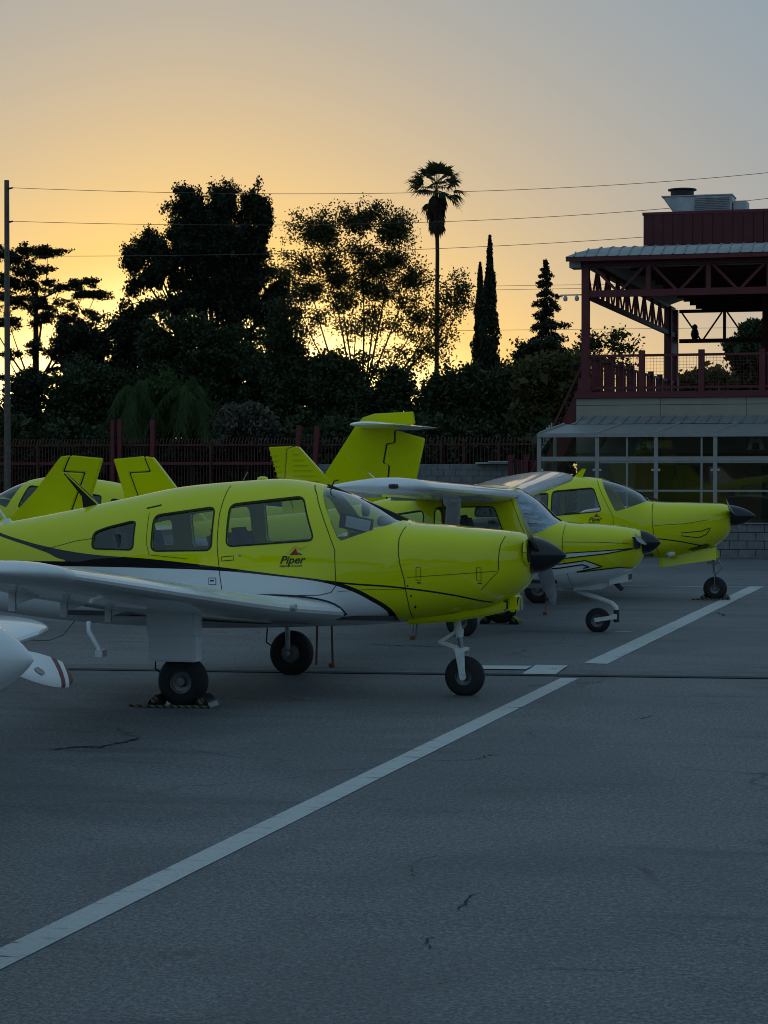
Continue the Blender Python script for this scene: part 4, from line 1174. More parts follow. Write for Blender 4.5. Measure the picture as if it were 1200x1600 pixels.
for k in range(9):
    MB().box((.32, -.415, .09 + k * .044), (.88, .03, .012), Matrix.Rotation(R(35), 3, 'X')).build('louvre', 'hvac', hv)
MB().b2(.85, 1.18, -.3, .4, .03, .36).build('side_hood', 'hvac', hv)
MB().lathe([(0, .30), (.02, .36), (.04, .30), (.17, .30), (.18, .37), (.21, .37), (.215, .02)], 'z', (-.5, .05, .53), 28).build('fan_cowl', 'dark_metal', hv, True)
MB().b2(-.1, .18, -.2, .2, .531, .56).build('hatch', 'dark_metal', hv)
# plant core behind the terrace
bp(MB().b2(-5.40, XR_, 56, 66, 3.88, 6.99), 'core_wall', 'red_dark')
# railings
zr0, zr1 = 3.97, 4.74
def rail(p, q): bp(MB().bar(p, q, .06, .06), 'rail', 'red_steel')
xs = [CX] + post_x
for a, b in zip(xs, xs[1:]):
    rail((a + .06, YF + .09, zr1), (b - .06, YF + .09, zr1)); rail((a + .06, YF + .09, zr0), (b - .06, YF + .09, zr0))
    bp(MB().b2(b - .07, b + .07, YF + .02, YF + .16, 3.86, 4.86), 'railing_post', 'red_steel')
    mb = MB()
    n = int((b - a - .24) / .075)
    for i in range(n + 1):
        x = a + .12 + (b - a - .24) * i / n; mb.bar((x, YF + .09, zr0), (x, YF + .09, zr1), .006, .006)
    for i in range(11):
        z = zr0 + (zr1 - zr0) * i / 10; mb.bar((a + .1, YF + .094, z), (b - .1, YF + .094, z), .006, .006)
    mo = bp(mb, 'wire_mesh', 'red_steel'); mo['kind'] = 'stuff'
rail((CX, YF + .2, zr1), (CX, YB, zr1)); rail((CX, YF + .2, zr0), (CX, YB, zr0))
for k in range(27):
    y = YF + .55 + k * .6
    wd = .075 if k % 3 == 2 else .035
    bp(MB().b2(CX - wd, CX + wd, y - wd, y + wd, 3.88, 4.86 if k % 3 == 2 else 4.71), 'baluster', 'red_steel')
rail((CX, YB - .05, zr1 - .3), (XR_, YB - .05, zr1 - .3)); rail((CX, YB - .05, zr0), (XR_, YB - .05, zr0))
for k in range(4):
    x = CX + 1.3 + k * 1.3
    bp(MB().b2(x - .07, x + .07, YB - .12, YB + .02, 3.88, 4.8), 'railing_post', 'red_steel')
fl = MB().bar((CX - .62, YF + .1, 6.22), (CX - .09, YF + .1, 6.22), .03, .03)
for dx in (-.5, -.22): fl.lathe([(0, .03), (-.05, .055), (-.11, .05), (-.13, .01)], 'z', (CX + dx, YF + .1, 6.2), 12)
flo = fl.build('floodlight_bracket', 'lamp_shade'); tag(flo, 'small pale twin floodlight bracket on the left terrace column', 'floodlight')
ow = MB().lathe([(0, .02), (.01, .09), (.14, .13), (.27, .10), (.31, .07), (.35, .09), (.42, .075), (.46, .02)], 'z', (-8.5, YB - .1, 6.09), 14).build('owl_decoy', 'dark_metal', None, True)
tag(ow, 'small dark decoy figure perched on the rear terrace truss', 'decoy')
# outside stair at the corner
for y in (52.2, 53.2):
    bp(MB().bar((-9.40, y, 3.72), (-10.75, y, .9), .05, .34), 'stair_stringer', 'red_steel')
    bp(MB().bar((-9.40, y, 4.62), (-10.75, y, 1.8), .05, .06), 'handrail', 'red_steel')
bp(MB().bar((-9.45, 52.7, 3.25), (-10.7, 52.7, .65), .9, .03), 'stair_panel', 'red_dark')
for k in range(10):
    f = (k + .5) / 10
    bp(MB().b2(-9.40 - 1.35 * f - .12, -9.40 - 1.35 * f + .12, 52.23, 53.17, 3.70 - 2.82 * f, 3.74 - 2.82 * f), 'stair_tread', 'red_dark')
# glazed lean-to
GX = [-9.84, -8.48, -7.12, -5.77, -4.41, -3.05, -1.70]
YG = 49.0
bp(MB().add([(GX[0] + .55, 50.05, 3.10), (GX[-1], 50.05, 3.10), (GX[-1], 50.99, 3.28), (GX[0] + 1.0, 50.99, 3.28), (GX[0] + .55, 50.05, 3.085), (GX[-1], 50.05, 3.085), (GX[-1], 50.99, 3.265), (GX[0] + 1.0, 50.99, 3.265)],
    [(0, 1, 2, 3), (4, 7, 6, 5), (0, 4, 5, 1), (0, 3, 7, 4), (1, 5, 6, 2)]), 'canopy_sheet', 'roof_metal')
x = GX[0] + .66
while x < -3.5:
    bp(MB().bar((x, 50.03, 3.105), (x + .0, 50.98, 3.285), .035, .03), 'canopy_rib', 'roof_metal'); x += .277
for a, b in zip(GX, GX[1:]):
    bp(MB().add([(a + .03, 49.0, 2.845), (b - .02, 49.0, 2.845), (b + .36, 50.06, 3.075), (a + .41, 50.06, 3.075), (a + .03, 49.0, 2.835), (b - .02, 49.0, 2.835), (b + .36, 50.06, 3.065), (a + .41, 50.06, 3.065)],
        [(0, 1, 2, 3), (4, 7, 6, 5), (0, 4, 5, 1), (3, 2, 6, 7), (0, 3, 7, 4), (1, 5, 6, 2)]), 'roof_sheet', 'poly')
    bp(MB().bar((a, 48.98, 2.85), (a + .39, 50.05, 3.09), .045, .045), 'rafter', 'frame_grey')
bp(MB().b2(GX[0] - .05, GX[-1], 48.93, 49.0, 2.755, 2.84), 'eave_beam', 'frame_grey')
bp(MB().b2(GX[0] + .05, GX[-1], 48.96, 49.02, 2.20, 2.305), 'transom', 'frame_grey')
for i, x in enumerate(GX):
    bp(MB().b2(x - .045, x + .045, 48.95, 49.04, .02, 2.754), 'post', 'frame_grey')
    for s_ in (-1, 1):
        if x + s_ * .08 > GX[0]:
            bp(MB().box((x + s_ * .075, 48.955, 2.0), (.05, .02, .05)), 'bracket', 'lamp_shade')
    # bracket truss behind each post
    bp(MB().bar((x, 49.06, 2.42), (x, 50.95, 2.98), .04, .05), 'bracket_truss', 'frame_grey')
    for k in range(5):
        y = 49.2 + k * .3; bp(MB().bar((x, y, 2.46 + (y - 49.06) * .296), (x, y + .1, 2.84 + (y - 49) * .2), .03, .05), 'bracket_web', 'frame_grey')
mull = {1: -7.80, 2: -6.13, 3: None}
bp(MB().b2(-8.43, GX[-1], 48.97, 49.01, 1.50, 1.545), 'glazing_bar', 'frame_grey')
bp(MB().b2(-8.43, GX[-1], 48.972, 49.012, 2.155, 2.20), 'glazing_bar', 'frame_grey')
for x in (-7.79, -6.08, -3.4):
    bp(MB().b2(x - .022, x + .022, 48.968, 49.014, .80, 2.155), 'mullion', 'frame_grey')
    bp(MB().b2(x - .02, x + .02, 48.97, 49.012, 2.306, 2.754), 'mullion', 'frame_grey')
for a, b in zip(GX, GX[1:]):
    for z0, z1 in ((.80, 1.50), (1.545, 2.155), (2.31, 2.752)):
        bp(MB().b2(a + .047, b - .047, 48.988, 48.994, z0 + .002, z1 - .002), 'window_pane', 'pane')
# left gable of the lean-to
bp(MB().b2(GX[0] - .03, GX[0] + .03, 49.05, 50.9, 2.20, 2.30), 'transom', 'frame_grey')
bp(MB().b2(GX[0] - .04, GX[0] + .04, 50.86, 50.95, .02, 3.0), 'post', 'frame_grey')
bp(MB().b2(GX[0] - .006, GX[0], 49.05, 50.86, .80, 2.19), 'window_pane', 'pane')
bp(MB().b2(GX[0] + .1, GX[-1], 49.1, 50.98, .02, .05), 'room_floor', 'floor_dark')
bp(MB().b2(-7.9, GX[-1], 50.93, 50.985, .05, 2.39), 'room_wall', 'interior_wall')
for x in (-7.4, -4.9): bp(MB().b2(x, x + 1.0, 50.90, 50.929, .05, 2.1), 'door_leaf', 'dark_metal')
for px in (1006, 1181):
    X_, d_ = atY(px, 49.7); z_ = 2.50
    lo = MB()
    for s_ in (-1, 1):
        lo.loft([[(X_ + s_ * .09, 49.66, z_ - .04), (X_ + s_ * .20, 49.66, z_ - .04), (X_ + s_ * .20, 49.76, z_ - .04), (X_ + s_ * .09, 49.76, z_ - .04)],
                 [(X_ + s_ * .05, 49.67, z_ + .24), (X_ + s_ * .12, 49.67, z_ + .24), (X_ + s_ * .12, 49.75, z_ + .24), (X_ + s_ * .05, 49.75, z_ + .24)]])
    lo.b2(X_ - .09, X_ + .09, 49.665, 49.755, z_ + .12, z_ + .21)
    o = lo.build('hanging_lantern', 'lamp_shade')
    MB().b2(X_ - .08, X_ + .08, 49.67, 49.75, z_ - .03, z_ + .119).build('lantern_glass', 'dark_metal', o)
    MB().tube([(X_, 49.71, z_ + .2), (X_, 49.71, 3.0)], .006, 5).build('lantern_chain', 'dark_metal', o)
    tag(o, 'pale hanging lantern in the glazed room, ' + ('left of the two' if px < 1100 else 'right of the two at the picture edge'), 'lantern', 'lanterns in the glazed room')
# furniture inside the glazed room
for k, x in enumerate((-7.0, -5.3, -3.9)):
    tb = MB().lathe([(0, .02), (.02, .40), (.04, .40), (.045, .02)], 'z', (x, 50.0, .72), 20).lathe([(0, .22), (.03, .03), (.70, .03)], 'z', (x, 50.0, .05), 10).build('cafe_table', 'lamp_shade', None, True)
    tag(tb, 'round cafe table inside the glazed room, ' + ['left of three', 'middle of three', 'right of three at the picture edge'][k], 'table', 'cafe tables in the glazed room')
# knee wall of blocks below the glazing
def block_wall(parent, x0, x1, y, z0, rows, name='block', depth=.15, L=.40, hgt=.20):
    me = {}
    for r_ in range(rows):
        x = x0 - (.5 * L if r_ % 2 else 0)
        while x < x1:
            a, b = max(x, x0), min(x + L, x1)
            if b - a > .05:
                key = round(b - a, 2)
                if key not in me:
                    o = MB().b2(0, b - a - .012, 0, depth, 0, hgt - .012).build(name, 'block', parent)
                    bevel_mesh(o, .008, 1); me[key] = o.data
                    finish(o.data, False)
                else:
                    o = bpy.data.objects.new(name, me[key]); link(o, parent)
                o.location = (a - parent.location.x, y - parent.location.y + random.uniform(-.003, .003), z0 + r_ * hgt - parent.location.z)
            x += L
bp(MB().b2(GX[0], GX[-1], 48.99, 49.10, 0, .775), 'knee_wall', 'mortar')
block_wall(bd, -8.4, -3.3, 48.95, 0, 4, 'block', .035, .395, .195)
bp(MB().b2(GX[0], GX[-1], 48.9, 49.1, .781, .80), 'coping', 'frame_grey')
kb = MB().b2(-14, 3, 48.35, 48.9, 0, .03).build('apron_kerb', 'gutter', apron)

# ------------------------------------------------------------------ perimeter fence, wall, gate, pole, wires
YFN = 69.0
xa, da = atY(-60, YFN); xb, db = atY(452, YFN); xc, dc = atY(850, YFN)
fence = empty('palisade_fence', (xa, YFN, 0), 0, 'dark red palisade fence with curved pickets behind the parked airplanes', 'fence')
pk = None
def picket_mesh(z0, z1):
    mb = MB()
    mb.tube([(0, 0, z0), (0, 0, z1 - .35), (0, .02, z1 - .2), (0, .09, z1 - .06), (0, .16, z1)], .017, 5)
    return mb.build('picket', 'picket', fence, True)
pa = picket_mesh(.05, 3.12); pa.location.x = 0
n = 0; x = xa + .115
while x < xb:
    o = bpy.data.objects.new('picket', pa.data); link(o, fence); o.location = (x - xa, random.uniform(-.01, .01), random.uniform(-.015, .015)); x += .115; n += 1
pb = picket_mesh(2.25, 3.12); pb.location.x = xb - xa + .02
x = xb + .14
while x < xc:
    o = bpy.data.objects.new('picket', pb.data); link(o, fence); o.location = (x - xa, random.uniform(-.01, .01), random.uniform(-.015, .015)); x += .125
for z in (.5, 2.27, 2.9):
    if z != 2.27: MB().b2(0, xb - xa, -.05, -.02, z - .03, z + .03).build('fence_rail', 'picket', fence)
    else: MB().b2(0, xb - xa, -.06, -.02, z - .05, z + .05).build('fence_rail', 'red_steel', fence)
MB().b2(xb - xa, xc - xa, -.05, -.02, 2.86, 2.91).build('fence_rail', 'picket', fence)
for px, zt in ((177, 3.78), (188, 3.80), (239, 3.78), (464, 3.55), (492, 3.52)):
    x, d = atY(px, YFN - .12)
    tl = .25 if px > 400 else 0
    MB().bar((x - xa - tl * .5, -.12, 0), (x - xa + tl * .35, -.12, zt), .14, .16).build('fence_post', 'red_steel', fence)
for px in (60, 330, 560, 690, 725, 780):
    x, d = atY(px, YFN); MB().b2(x - xa - .04, x - xa + .04, -.1, -.051, 0.1 if px < 440 else 2.26, 3.0).build('fence_post', 'picket', fence)
bw = empty('block_wall', (xb, YFN - .1, 0), 0, 'grey concrete block wall under the fence behind the cruciform tail', 'wall')
MB().b2(0, xc - xb + .3, .02, .18, 0, 2.24).build('wall_core', 'mortar', bw)
block_wall(bw, xb, xc + .2, YFN - .1, 1.24, 5, 'block', .05)
x0, _ = atY(746, YFN); x1, _ = atY(838, YFN)
wp = MB().b2(x0, x1, YFN - .34, YFN - .06, 2.245, 2.29).b2(x0 + .45, x1, YFN - .40, YFN - .12, 2.292, 2.33)
wpo = wp.build('plank', 'lamp_shade'); tag(wpo, 'pale planks lying on top of the block wall beside the red gate', 'planks')
x0, _ = atY(798, 56); x1, _ = atY(846, 56)
gt = empty('board_gate', (x0, 56, 0), 0, 'dark red board gate between the block wall and the glazed room', 'gate')
for x in (0, .42, x1 - x0): MB().b2(x - .06, x + .06, -.06, .06, 0, 2.42).build('gate_post', 'red_steel', gt)
k = 0; x = .08
while x < x1 - x0 - .05:
    MB().b2(x, x + .085, .061, .085, .1, 2.22 + .02 * (k % 2)).build('board', 'red_dark', gt); x += .1; k += 1
MB().b2(0, x1 - x0, .086, .11, 2.2, 2.28).build('gate_rail', 'red_steel', gt)

YP = 68.3
xp, dp = atY(12, YP)
pole = empty('utility_pole', (xp, YP, 0), 0, 'tall weathered wooden utility pole at the left edge carrying three wires', 'pole')
zt = zat(283, dp)
MB().tube([(0, 0, 0), (0, 0, zt * .5), (0, 0, zt)], [.12, .10, .085], 14).build('shaft', 'pole', pole, True)
wz = [zat(y, dp) for y in (296, 348, 401)]
for z in wz[:2]:
    MB().tube([(0, 0, z), (.12, -.02, z), (.24, -.02, z + .02)], [.03, .035, .025], 8).build('insulator', 'dark_metal', pole, True)
MB().tube([(.08, -.1, 0), (.1, -.08, zt * .93)], .012, 5).build('ground_conductor', 'wire', pole)
def wire(label, pts, r=.009):
    q = [Vector(p) for p in pts]
    # quadratic through three points, carried on past the frame
    out = []
    for i in range(41):
        f = i / 40 * 1.5
        l0 = (f - .5) * (f - 1) / .5; l1 = f * (f - 1) / -.25; l2 = f * (f - .5) / .5
        out.append(q[0] * l0 + q[1] * l1 + q[2] * l2)
    o = MB().tube(out, r, 5).build('overhead_wire', 'wire', None, True)
    return tag(o, label, 'wire', 'overhead wires')
def wp_(px, py, Y=YP):
    X_, d = atY(px, Y); return (X_, Y, zat(py, d))
wire('topmost overhead wire running from the pole across the sky', [(xp + .24, YP, wz[0] + .02), wp_(640, 302.5), wp_(1200, 271)])
wire('second overhead wire from the top, passing behind the ventilation unit', [(xp + .24, YP, wz[1] + .02), wp_(640, 349), wp_(1200, 311)])
wire('third overhead wire from the top, ending above the terrace roof', [(xp + .05, YP, wz[2]), wp_(640, 391), wp_(1200, 355)])
for k, (ya, yb, yc, lab) in enumerate(((452, 447, 441, 'upper of the two close lower wires behind the cypress'), (459, 453, 446, 'lower of the two close lower wires behind the cypress'), (520, 516, 512, 'lowest thin overhead wire just above the shrubs'))):
    wire(lab, [wp_(420, ya, 140), wp_(800, yb, 140), wp_(1200, yc, 140)], .014)

# ------------------------------------------------------------------ vegetation
RT = Vector((CA, SA, 0)); FW = Vector((-SA, CA, 0))
def leaf_mesh(name, cen, size, mat, parent, stretch=1.8, droop=0.0, extra=None):
    n = len(cen)
    a = rng.normal(size=(n, 3)); a[:, 2] -= droop * 2; a /= np.linalg.norm(a, axis=1)[:, None]
    b = rng.normal(size=(n, 3)); b -= a * (a * b).sum(1)[:, None]; b /= np.linalg.norm(b, axis=1)[:, None]
    s = (size * rng.uniform(.6, 1.35, n))[:, None]
    v = np.stack([cen - a * s * stretch / 2, cen + b * s * .5, cen + a * s * stretch / 2, cen - b * s * .5], 1).reshape(-1, 3)
    me = bpy.data.meshes.new(name)
    me.vertices.add(4 * n); me.vertices.foreach_set('co', v.astype(np.float32).ravel())
    me.loops.add(4 * n); me.loops.foreach_set('vertex_index', np.arange(4 * n, dtype=np.int32))
    me.polygons.add(n); me.polygons.foreach_set('loop_start', np.arange(0, 4 * n, 4, dtype=np.int32))
    try: me.polygons.foreach_set('loop_total', np.full(n, 4, dtype=np.int32))
    except Exception: pass
    me.update(calc_edges=True); me.validate()
    me.materials.append(M[mat])
    return link(bpy.data.objects.new(name, me), parent)
def frames(blobs, d, depth=.8):
    """blobs given as seen: (px, py, half width, half height) -> centre and radii in metres at distance d"""
    out = []
    for q in blobs:
        px, py, rx, rz = q[:4]; dd = d + (q[4] if len(q) > 4 else 0)
        x, y = at(px, dd)
        out.append((np.array([x, y, zat(py, dd)]), rx * dd / FPX, max(rx * dd / FPX * depth, .4), rz * dd / FPX))
    return out
def satellites(fr, k, sc):
    out = []
    for c, rx, ry, rz in fr:
        for _ in range(k):
            u = rng.normal(size=3); u /= np.linalg.norm(u)
            q = c + np.array(RT) * u[0] * rx + np.array(FW) * u[1] * ry + np.array([0, 0, 1]) * u[2] * rz
            g = rng.uniform(.6, 1.3) * sc
            out.append((q, rx * g, ry * g, rz * g))
    return out
def in_blobs(fr, n, bias=.45):
    vol = np.array([a * b * c for _, a, b, c in fr]) ** .8; cnt = rng.multinomial(n, vol / vol.sum())
    out = []; inner = []
    for (c, rx, ry, rz), k in zip(fr, cnt):
        u = rng.normal(size=(k, 3)); u /= np.linalg.norm(u, axis=1)[:, None]
        r_ = rng.uniform(0, 1, k) ** bias * rng.choice([1, 1, 1, 1.15, 1.28], k)
        p = c + (u[:, :1] * rx * np.array(RT) + u[:, 1:2] * ry * np.array(FW) + u[:, 2:] * rz * np.array([0, 0, 1])) * r_[:, None]
        out.append(p); inner.append(r_ < .55)
    return np.concatenate(out), np.concatenate(inner)
def tree(name, label, cat, px, d, blobs, ncl, per, sig, size, mat, tr, fork, group=None, stretch=1.8, depth=.8, twig=.02, droop=0.0, bark='bark', limbs=True, sigz=.75, base=None, big=True, reach=1.0, sat=3, limb=.34, taper=.8):
    x, y = at(px, d)
    root = empty(name, (x, y, 0), 0, label, cat, group)
    O = np.array([x, y, 0.0])
    fr = frames(blobs, d, depth)
    cl, inner = in_blobs(fr + satellites(fr, sat, .36), ncl)
    cl[:, 2] = np.maximum(cl[:, 2], .3)
    mb = MB()
    top = Vector((0, 0, fork))
    mb.tube([(0, 0, 0), (random.uniform(-.1, .1), 0, fork * .5), top], [tr * 1.25, tr, tr * taper], 9)
    lp = [np.array([0, 0, fork * f]) for f in (.5, .75, 1)]
    if limbs:
        for (c, rx, ry, rz) in fr:
            e = Vector(c - O); s0 = top * random.uniform(.7, 1) if e.z > fork else Vector((0, 0, max(.4, min(fork * .8, e.z * .6))))
            mid = (s0 + e) / 2 + Vector((random.uniform(-.5, .5), random.uniform(-.5, .5), random.uniform(-.3, .6)))
            pts = [s0 * (1 - f) ** 2 + mid * 2 * f * (1 - f) + e * f * f for f in np.linspace(0, 1, 7)]
            L = (e - s0).length
            mb.tube(pts, [max(tr * limb * (1 - .85 * f), .014) for f in np.linspace(0, 1, 7)], 6)
            lp += [np.array(p) for p in pts[2:]]
    LP = np.array(lp)
    rel = cl - O
    D2 = ((rel[:, None, :] - LP[None]) ** 2 * np.array([1, 1, 2.0])).sum(2)
    Q = LP[D2.argmin(1)]
    dv = rel - Q; ln = np.linalg.norm(dv, axis=1)[:, None] + 1e-6
    S0 = rel - dv / ln * np.minimum(ln, reach)           # where the leafy part of each branchlet starts
    for p, q in list(zip(rel, Q))[:420]:
        a_, b_ = Vector(q), Vector(p); m_ = (a_ + b_) / 2 + Vector((random.uniform(-.15, .15), random.uniform(-.15, .15), random.uniform(0, .2)))
        mb.tube([a_, m_, b_], [twig * 1.6, twig * 1.1, twig * .5], 4, False)
    mb.build('trunk', bark, root, True, 60)
    u = rng.uniform(0, 1, (ncl * per, 1)) ** .55
    pts = np.repeat(S0, per, 0) * (1 - u) + np.repeat(rel, per, 0) * u + rng.normal(size=(ncl * per, 3)) * np.array([sig, sig, sig * sigz]) * (1.25 - .6 * u)
    pts[:, 2] = np.maximum(pts[:, 2], .06)
    sz = np.full(len(pts), size)
    if big:
        bg_ = np.repeat(inner, per) & (rng.uniform(size=len(pts)) < .3)
        sz[bg_] *= 2.6
    leaf_mesh('crown', pts, sz, mat, root, stretch, droop)
    return root
# big dark tree in front of the sun
tree('evergreen_tree', 'tallest dark dense evergreen tree in front of the setting sun', 'tree', 345, 88,
     [(350, 320, 40, 38), (395, 322, 22, 36), (300, 318, 28, 32), (345, 365, 60, 30), (285, 365, 35, 22), (405, 375, 30, 40), (235, 385, 28, 24), (205, 405, 24, 22), (260, 412, 50, 22), (330, 415, 60, 28), (395, 430, 36, 36), (430, 470, 40, 50), (375, 480, 40, 30), (440, 560, 44, 70), (350, 530, 40, 28), (275, 440, 25, 7), (350, 450, 40, 22), (325, 345, 62, 42), (300, 392, 72, 26), (370, 395, 55, 45), (415, 340, 18, 30), (205, 455, 22, 6), (270, 480, 60, 9), (330, 470, 45, 14), (245, 432, 48, 14), (300, 452, 34, 10), (385, 480, 50, 40)],
     1350, 125, .125, .065, 'leaf_dark', .34, 5.5, depth=.6, sigz=1.5, droop=-.6, reach=.8)
# cedar with layered pads
tree('cedar_tree', 'flat-topped cedar with layered branches beside the utility pole', 'tree', 58, 90,
     [(40, 392, 62, 9), (75, 398, 28, 7), (20, 405, 40, 10), (95, 448, 55, 8), (135, 440, 20, 5), (20, 440, 45, 9), (55, 475, 75, 9), (150, 462, 30, 6), (105, 500, 62, 12), (15, 505, 45, 9), (85, 545, 60, 12), (10, 555, 40, 8), (120, 580, 45, 25), (-25, 480, 30, 30), (30, 625, 30, 14), (5, 660, 34, 16), (130, 462, 40, 8), (40, 425, 50, 8), (15, 590, 40, 10), (60, 600, 40, 12)],
     560, 95, .12, .06, 'leaf_dark', .18, 9.6, depth=.9, sigz=.5, big=False, reach=.9, taper=.35, sat=1, limb=.3)
# airy broadleaf tree
tree('broadleaf_tree', 'airy broadleaf tree with branching limbs between the evergreen and the palm', 'tree', 560, 80,
     [(500, 365, 50, 40), (560, 350, 62, 40), (615, 365, 45, 55), (590, 420, 60, 50), (480, 420, 45, 55), (530, 440, 55, 40), (640, 440, 40, 55), (560, 500, 70, 30), (655, 500, 35, 45), (705, 470, 32, 45), (720, 455, 18, 35), (640, 560, 45, 22), (470, 490, 35, 40), (690, 530, 30, 30)],
     980, 40, .20, .06, 'leaf_mid', .20, 4.6, depth=.6, twig=.016, big=False, reach=.9, limb=.3, sat=6)
# conifers to the right
def spruce(px, ytop, d, label, rpx=66, ybot=560):
    x, y = at(px, d); root = empty('spruce_tree', (x, y, 0), 0, label, 'tree')
    H = zat(ytop, d); z0 = max(.8, zat(ybot, d) - 3); Rm = rpx * d / FPX; P = []; rr = random.Random(3); mb = MB()
    mb.tube([(0, 0, 0), (0, 0, H * .5), (.03, 0, H)], [.16, .09, .012], 8)
    nb_ = 120
    for k in range(nb_):
        f = (k + rr.random()) / nb_; z = z0 + (H - z0) * f; L = Rm * (1 - f) ** .85 * rr.uniform(.35, 1.25) + .05; az = k * 2.4
        e = Vector((math.cos(az) * L, math.sin(az) * L, -L * rr.uniform(.15, .6)))
        b0_ = Vector((0, 0, z)); mb.tube([b0_, b0_ + e * .6 + Vector((0, 0, .05)), b0_ + e], [.018, .012, .005], 4, False)
        m = int(40 + 190 * L)
        for _ in range(m):
            q = rr.random() ** .7; p = b0_ + e * q + Vector((rr.gauss(0, .035 + .05 * L), rr.gauss(0, .035 + .05 * L), rr.gauss(0, .03) - rr.random() * .22 * L)); P.append(tuple(p))
    mb.build('trunk', 'bark', root, True, 60)
    leaf_mesh('crown', np.array(P), np.full(len(P), .065), 'leaf_dark', root, 2.2, .5)
spruce(852, 408, 100, 'pointed spruce standing left of the terrace roof')
def cypress(px, ytop, ybot, hw, d, label):
    x, y = at(px, d); root = empty('cypress_tree', (x, y, 0), 0, label, 'tree', 'slim cypresses')
    H = zat(ytop, d); n = 14000
    f = rng.uniform(0, 1, n) ** .8; ang = rng.uniform(0, 2 * PI, n)
    R_ = hw * d / FPX * np.minimum(1, (1 - f) * 2.1) ** .75 * rng.uniform(.4, 1.08, n) * (1 + .22 * np.sin(f * 40 + ang * 2) + .15 * np.sin(f * 91 + ang * 3))
    p = np.stack([np.cos(ang) * R_, np.sin(ang) * R_, .3 + f * (H - .3)], 1)
    MB().tube([(0, 0, 0), (0, 0, H * .96)], [.13, .015], 7).build('trunk', 'bark', root, True)
    leaf_mesh('crown', p, np.full(n, .085), 'leaf_dark', root, 2.4, -1.2)
cypress(765, 370, 580, 16, 110, 'taller of the two slim cypresses right of the palm')
cypress(750, 412, 580, 14, 112, 'shorter slim cypress close beside the palm')
# fan palm
def fan_palm(px, d, ytrunk, label):
    x, y = at(px, d); root = empty('fan_palm', (x, y, 0), 0, label, 'palm tree')
    H = zat(ytrunk, d); S = d / FPX
    MB().tube([(.12, 0, 0), (0, 0, H * .4), (.05, 0, H * .8), (-.02, 0, H)], [.16, .125, .11, .10], 10).build('trunk', 'bark', root, True)
    V = []; Fc = []; Vd = []; Fd = []
    rr = random.Random(5)
    def fan(c, ax, R0, dead):
        ax = ax.normalized(); s_ = ax.cross(Vector((0, 0, 1)))
        if s_.length < .1: s_ = Vector((1, 0, 0))
        s_.normalize(); nn = ax.cross(s_)
        tilt = rr.uniform(-.6, .6); s_ = s_ * math.cos(tilt) + nn * math.sin(tilt)
        vv, ff = (Vd, Fd) if dead else (V, Fc)
        K = 17
        for k in range(K):
            a = (k / (K - 1) - .5) * R(165 if not dead else 70)
            dr = ax * math.cos(a) + s_ * math.sin(a); L = R0 * (1 - .25 * abs(a)) * rr.uniform(.8, 1.1)
            wv = s_ * math.cos(a) - ax * math.sin(a)
            m = c + dr * L * .62; t = c + dr * L + Vector((0, 0, -L * rr.uniform(.12, .4)))
            b = len(vv); w0 = .05
            vv += [tuple(c), tuple(m + wv * w0), tuple(t), tuple(m - wv * w0)]; ff.append((b, b + 1, b + 2, b + 3))
    cen = Vector((0, 0, H))
    for k in range(40):
        az = k * 2.4; el = rr.uniform(-.5, 1.45)
        dr = Vector((math.cos(az) * math.cos(el), math.sin(az) * math.cos(el), math.sin(el)))
        L = rr.uniform(.8, 1.15)
        e = cen + dr * L + Vector((0, 0, -.12 * (1 - math.sin(max(el, 0)))))
        b = len(V); sd_ = dr.cross(Vector((0, 0, 1))); sd_ = sd_.normalized() * .018 if sd_.length > .05 else Vector((.018, 0, 0))
        V.extend([tuple(cen - sd_), tuple(cen + sd_), tuple(e + sd_), tuple(e - sd_)]); Fc.append((b, b + 1, b + 2, b + 3))
        fan(e, dr + Vector((0, 0, -.2)), .95, False)
    for k in range(70):
        az = rr.uniform(0, 2 * PI); z = H - .15 - rr.uniform(0, 1) ** .8 * 1.6; rad = .36 * (1 - .6 * ((H - z) / 2.2))
        fan(Vector((math.cos(az) * rad, math.sin(az) * rad, z)), Vector((math.cos(az) * .18, math.sin(az) * .18, -1)), .75, True)
    mobj('crown', V, Fc, 'leaf_bush', root); mobj('skirt', Vd, Fd, 'leaf_dead', root)
fan_palm(682, 120, 298, 'tall fan palm with a dry skirt rising above the other trees')
# shrubs and under-storey
SH = 'shrubs behind the fence'
def bush(label, px, d, blobs, ncl, mat='leaf_bush', per=135, sig=.22, size=.085, fork=1.2, name='shrub', **kw):
    d = d / (CA + (px - 600) / FPX * SA)            # given as distance along Y: keeps the row behind the fence
    return tree(name, label, 'shrub', px, d, blobs, ncl, per, sig, size, mat, .10, fork, SH, **kw)
bush('dark round shrub at far left, between pole and arching palms', 110, 76, [(110, 630, 62, 60), (85, 675, 60, 45), (140, 600, 45, 40), (185, 640, 50, 45), (170, 680, 50, 40)], 380)
bush('loose dark shrub at the foot of the utility pole', 20, 75, [(25, 640, 40, 40), (5, 680, 40, 40), (45, 600, 28, 25)], 110, 'leaf_dark', big=False)
bush('dark shrub mass below the cedar branches', 165, 82, [(150, 545, 55, 45), (200, 520, 55, 42), (190, 590, 60, 45), (115, 530, 40, 30)], 300, 'leaf_dark')
bush('broad dark shrub below the tallest evergreen', 320, 79, [(300, 570, 60, 50), (360, 580, 65, 60), (250, 545, 50, 40), (255, 610, 60, 55), (330, 640, 90, 50), (400, 620, 50, 60), (300, 525, 40, 30)], 520, 'leaf_bush')
bush('dark shrub mass left of the cruciform tail', 470, 77, [(450, 600, 45, 70), (500, 600, 50, 50), (480, 660, 70, 40), (435, 530, 30, 60)], 320)
